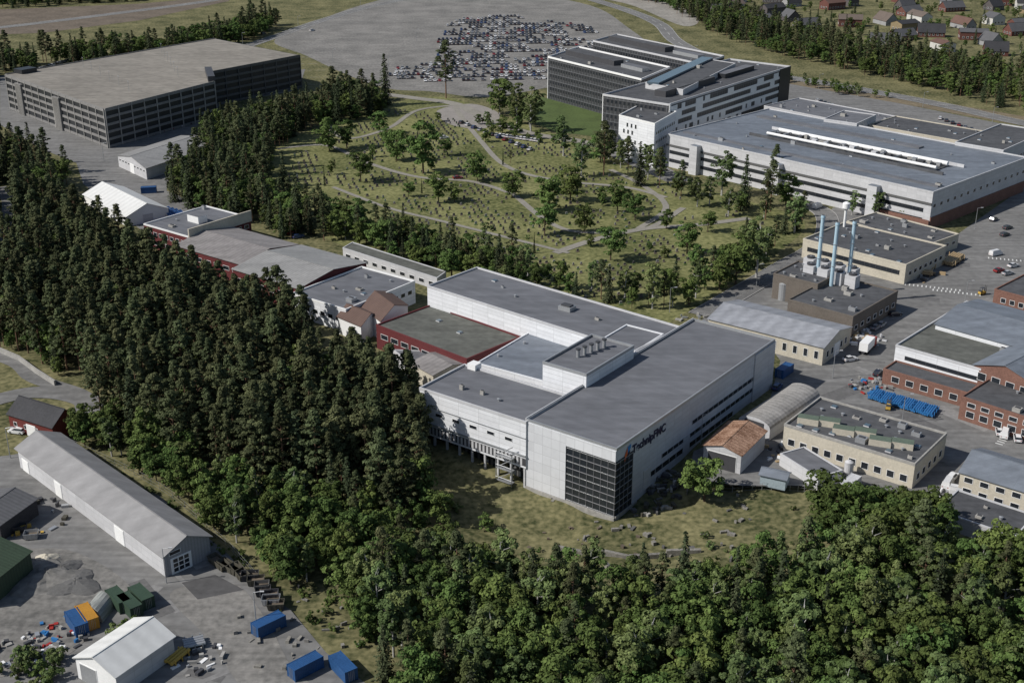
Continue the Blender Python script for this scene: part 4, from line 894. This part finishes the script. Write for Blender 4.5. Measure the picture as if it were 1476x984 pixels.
for t in [(475,218,46,'d'),(500,214,40,'d'),(548,193,32,'d'),(556,152,70,'s'),(520,262,44,'d'),(572,232,45,'d'),(610,250,72,'d'),(608,279,22,'t'),(643,142,76,'p'),(688,262,42,'d'),(738,285,40,'d'),(792,305,55,'d'),(822,290,50,'d'),(812,225,58,'b'),(632,292,42,'d'),(785,340,46,'d'),(842,335,40,'d'),(866,292,22,'d'),(890,305,42,'d'),(915,318,40,'d'),(960,330,28,'d'),(468,268,28,'t'),(587,277,24,'t'),(655,292,25,'d'),(725,238,24,'t'),(850,355,18,'d'),(990,365,45,'d'),(1020,335,30,'d'),(880,375,50,'d'),(1040,282,66,'b'),(1072,300,75,'s'),(1115,275,62,'p'),(1110,305,70,'p'),(1132,300,48,'d'),(1228,310,36,'b'),(1264,316,42,'b'),(1300,320,20,'d'),(870,255,75,'p'),(905,250,50,'p'),(921,268,62,'s'),(838,255,55,'b'),(1015,722,66,'r'),(1190,760,85,'r'),(1235,765,80,'d'),(1310,775,80,'r'),(1275,770,75,'d'),(700,205,20,'d'),(640,225,25,'d'),(560,215,30,'d'),(405,200,60,'s'),(430,330,80,'s'),(700,380,60,'b'),(940,445,70,'b'),(1090,400,90,'b'),(1060,410,75,'d'),(1145,335,60,'b'),(660,370,30,'s'),(575,350,30,'d'),(520,330,28,'t'),(770,365,30,'t'),(745,180,60,'b'),(765,190,65,'b'),(720,165,50,'d'),(635,755,60,'d'),(590,735,90,'d'),(700,765,30,'d'),(410,270,50,'s')]:
    tree(*t)
# gravestones
w=MB(); rr=random.Random(5); cp=[V2(P(x,y,0)) for x,y in ((420,225),(560,160),(640,158),(760,200),(880,230),(1060,305),(1120,330),(1040,395),(900,440),(700,400),(480,325),(400,270))]
x0=min(p.x for p in cp);x1=max(p.x for p in cp);y0=min(p.y for p in cp);y1=max(p.y for p in cp)
an=.25; ca,sa=math.cos(an),math.sin(an)
STL=mat('gravestone_light',(.33,.32,.30),.6,.2); HEDGE=L_DEC
y=y0-100
while y<y1+100:
    x=x0-100
    while x<x1+100:
        X=x*ca-(y-y0)*sa; Y=y0+x*sa+(y-y0)*ca
        X+=rr.uniform(-.4,.4);Y+=rr.uniform(-.3,.3)
        if inpoly(X,Y,cp) and noise.noise((X/22,Y/22,3))>-.12 and rr.random()<.75 and not nearroad(X,Y):
            hh=rr.uniform(.7,1.3); ww=rr.uniform(.6,1.1); m=STONE if rr.random()<.78 else STL
            box(w,(X,Y),ww,.25,0,hh*.8,an,m); box(w,(X,Y),ww*.7,.248,hh*.8,hh,an,m); box(w,(X,Y-.5),ww*1.2,.7,0,.22,an,HEDGE if rr.random()<.35 else DIRT)
        x+=2.8
    y+=4.4
w.obj('gravestones')
# houses of the town
HC=[mat('house_white',(.5,.49,.46),.8),mat('house_red',(.12,.05,.04),.8),mat('house_ochre',(.22,.17,.1),.8),mat('house_dark',(.09,.08,.08),.8),mat('house_grey',(.28,.28,.28),.8)]
RC=[mat('tile_dark',(.09,.09,.095),.8),mat('tile_red',(.12,.07,.055),.8),mat('tile_brown',(.12,.095,.08),.8),ROOFK]
hp=[]
for i in range(140):
    x=R.uniform(1010,1530); y=R.uniform(-14,min(92,(x-1000)*.17+22)); q=P(x,y,0); a=R.choice([.3,.3+1.57,.5,-.2]); L_,W_=R.uniform(12,20),R.uniform(8.5,11)
    if any(math.hypot(q.x-a_,q.y-b_)<25 for a_,b_ in hp): continue
    hp.append((q.x,q.y))
    ca,sa=math.cos(a),math.sin(a); pl=[(q.x+u*L_/2*ca-v_*W_/2*sa,q.y+u*L_/2*sa+v_*W_/2*ca) for u,v_ in((-1,-1),(1,-1),(1,1),(-1,1))]
    gab('timber_house',pl,R.choice([3.5,5.5]),R.uniform(7,9),R.choice(HC),R.choice(RC),raw=True,win=[(0,'w',1.2,1.3,1.3,1.5),(1,'w',1.2,1.3,1.3,1.5),(3,'w',1.2,1.3,1.3,1.5)])
forest('town_trees',[(1000,-30),(1080,10),(1200,45),(1350,72),(1476,95),(1700,120),(1700,-60),(1000,-60)],12,[(D_,.7,.75),(B_,.15,.7),(S_,.15,.8)],.75,13,dens=.42)
def lamp(x,y,h=8,a=0):
    E=empty('street_lamp'); w=MB(); q=P(x,y,0); tube(w,(q.x,q.y,0),(q.x,q.y,h),.12,METAL,7,.07); tube(w,(q.x,q.y,h-.05),(q.x+1.4*math.cos(a),q.y+1.4*math.sin(a),h+.2),.06,METAL,6); w.obj('pole',E)
    w=MB(); box(w,(q.x+1.6*math.cos(a),q.y+1.6*math.sin(a)),.8,.3,h+.12,h+.28,a,LGREY); w.obj('head',E)
for t in ((430,40),(520,10),(350,65),(480,90),(600,60),(640,100),(560,100),(720,60),(1010,640),(1080,560),(150,232),(950,45),(1000,85),(1180,128),(1330,155),(1430,178),(965,450),(1090,415),(370,905),(15,660),(240,840),(1390,440),(1300,610),(1200,545),(1405,330)): lamp(*t)
w=MB()
for (x,y,n_,a_) in ((1305,410,14,-.35),(1345,418,12,-.35),(1425,372,10,-.3),(1440,640,8,.9)):
    q=P(x,y,0)
    for i in range(n_): box(w,(q.x+i*1.3*math.cos(a_),q.y+i*1.3*math.sin(a_)),.4,1.8,.1,.112,a_,LINE)
w.obj('yard_markings')
# ------------------------------------------------------------ light, sky, camera
S=Vector((-.97,-.24,0)).normalized(); el=math.radians(41); S=Vector((S.x*math.cos(el),S.y*math.cos(el),math.sin(el)))
ld=bpy.data.lights.new('sun','SUN'); ld.energy=4.6; ld.angle=math.radians(.5); ld.color=(1,.965,.91); lo=bpy.data.objects.new('sun',ld); lo.rotation_euler=(-S).to_track_quat('-Z','Y').to_euler(); lo.location=(0,0,300); sc.collection.objects.link(lo)
wd=bpy.data.worlds.new('World'); sc.world=wd; wd.use_nodes=True; nt=wd.node_tree; bg=nt.nodes['Background']; sk=nt.nodes.new('ShaderNodeTexSky'); sk.sky_type='NISHITA'; sk.sun_disc=False; sk.sun_elevation=el; sk.sun_rotation=math.atan2(S.x,S.y); nt.links.new(sk.outputs[0],bg.inputs[0]); bg.inputs[1].default_value=.08
cd=bpy.data.cameras.new('camera'); co=bpy.data.objects.new('camera',cd); co.location=(0,0,CH); co.rotation_euler=(math.pi/2-TH,0,0); cd.sensor_width=36; cd.lens=FPX/1476*36; cd.clip_end=20000; cd.clip_start=1; sc.collection.objects.link(co); sc.camera=co
sc.view_settings.view_transform='Standard'; sc.view_settings.look='None'; sc.view_settings.exposure=0
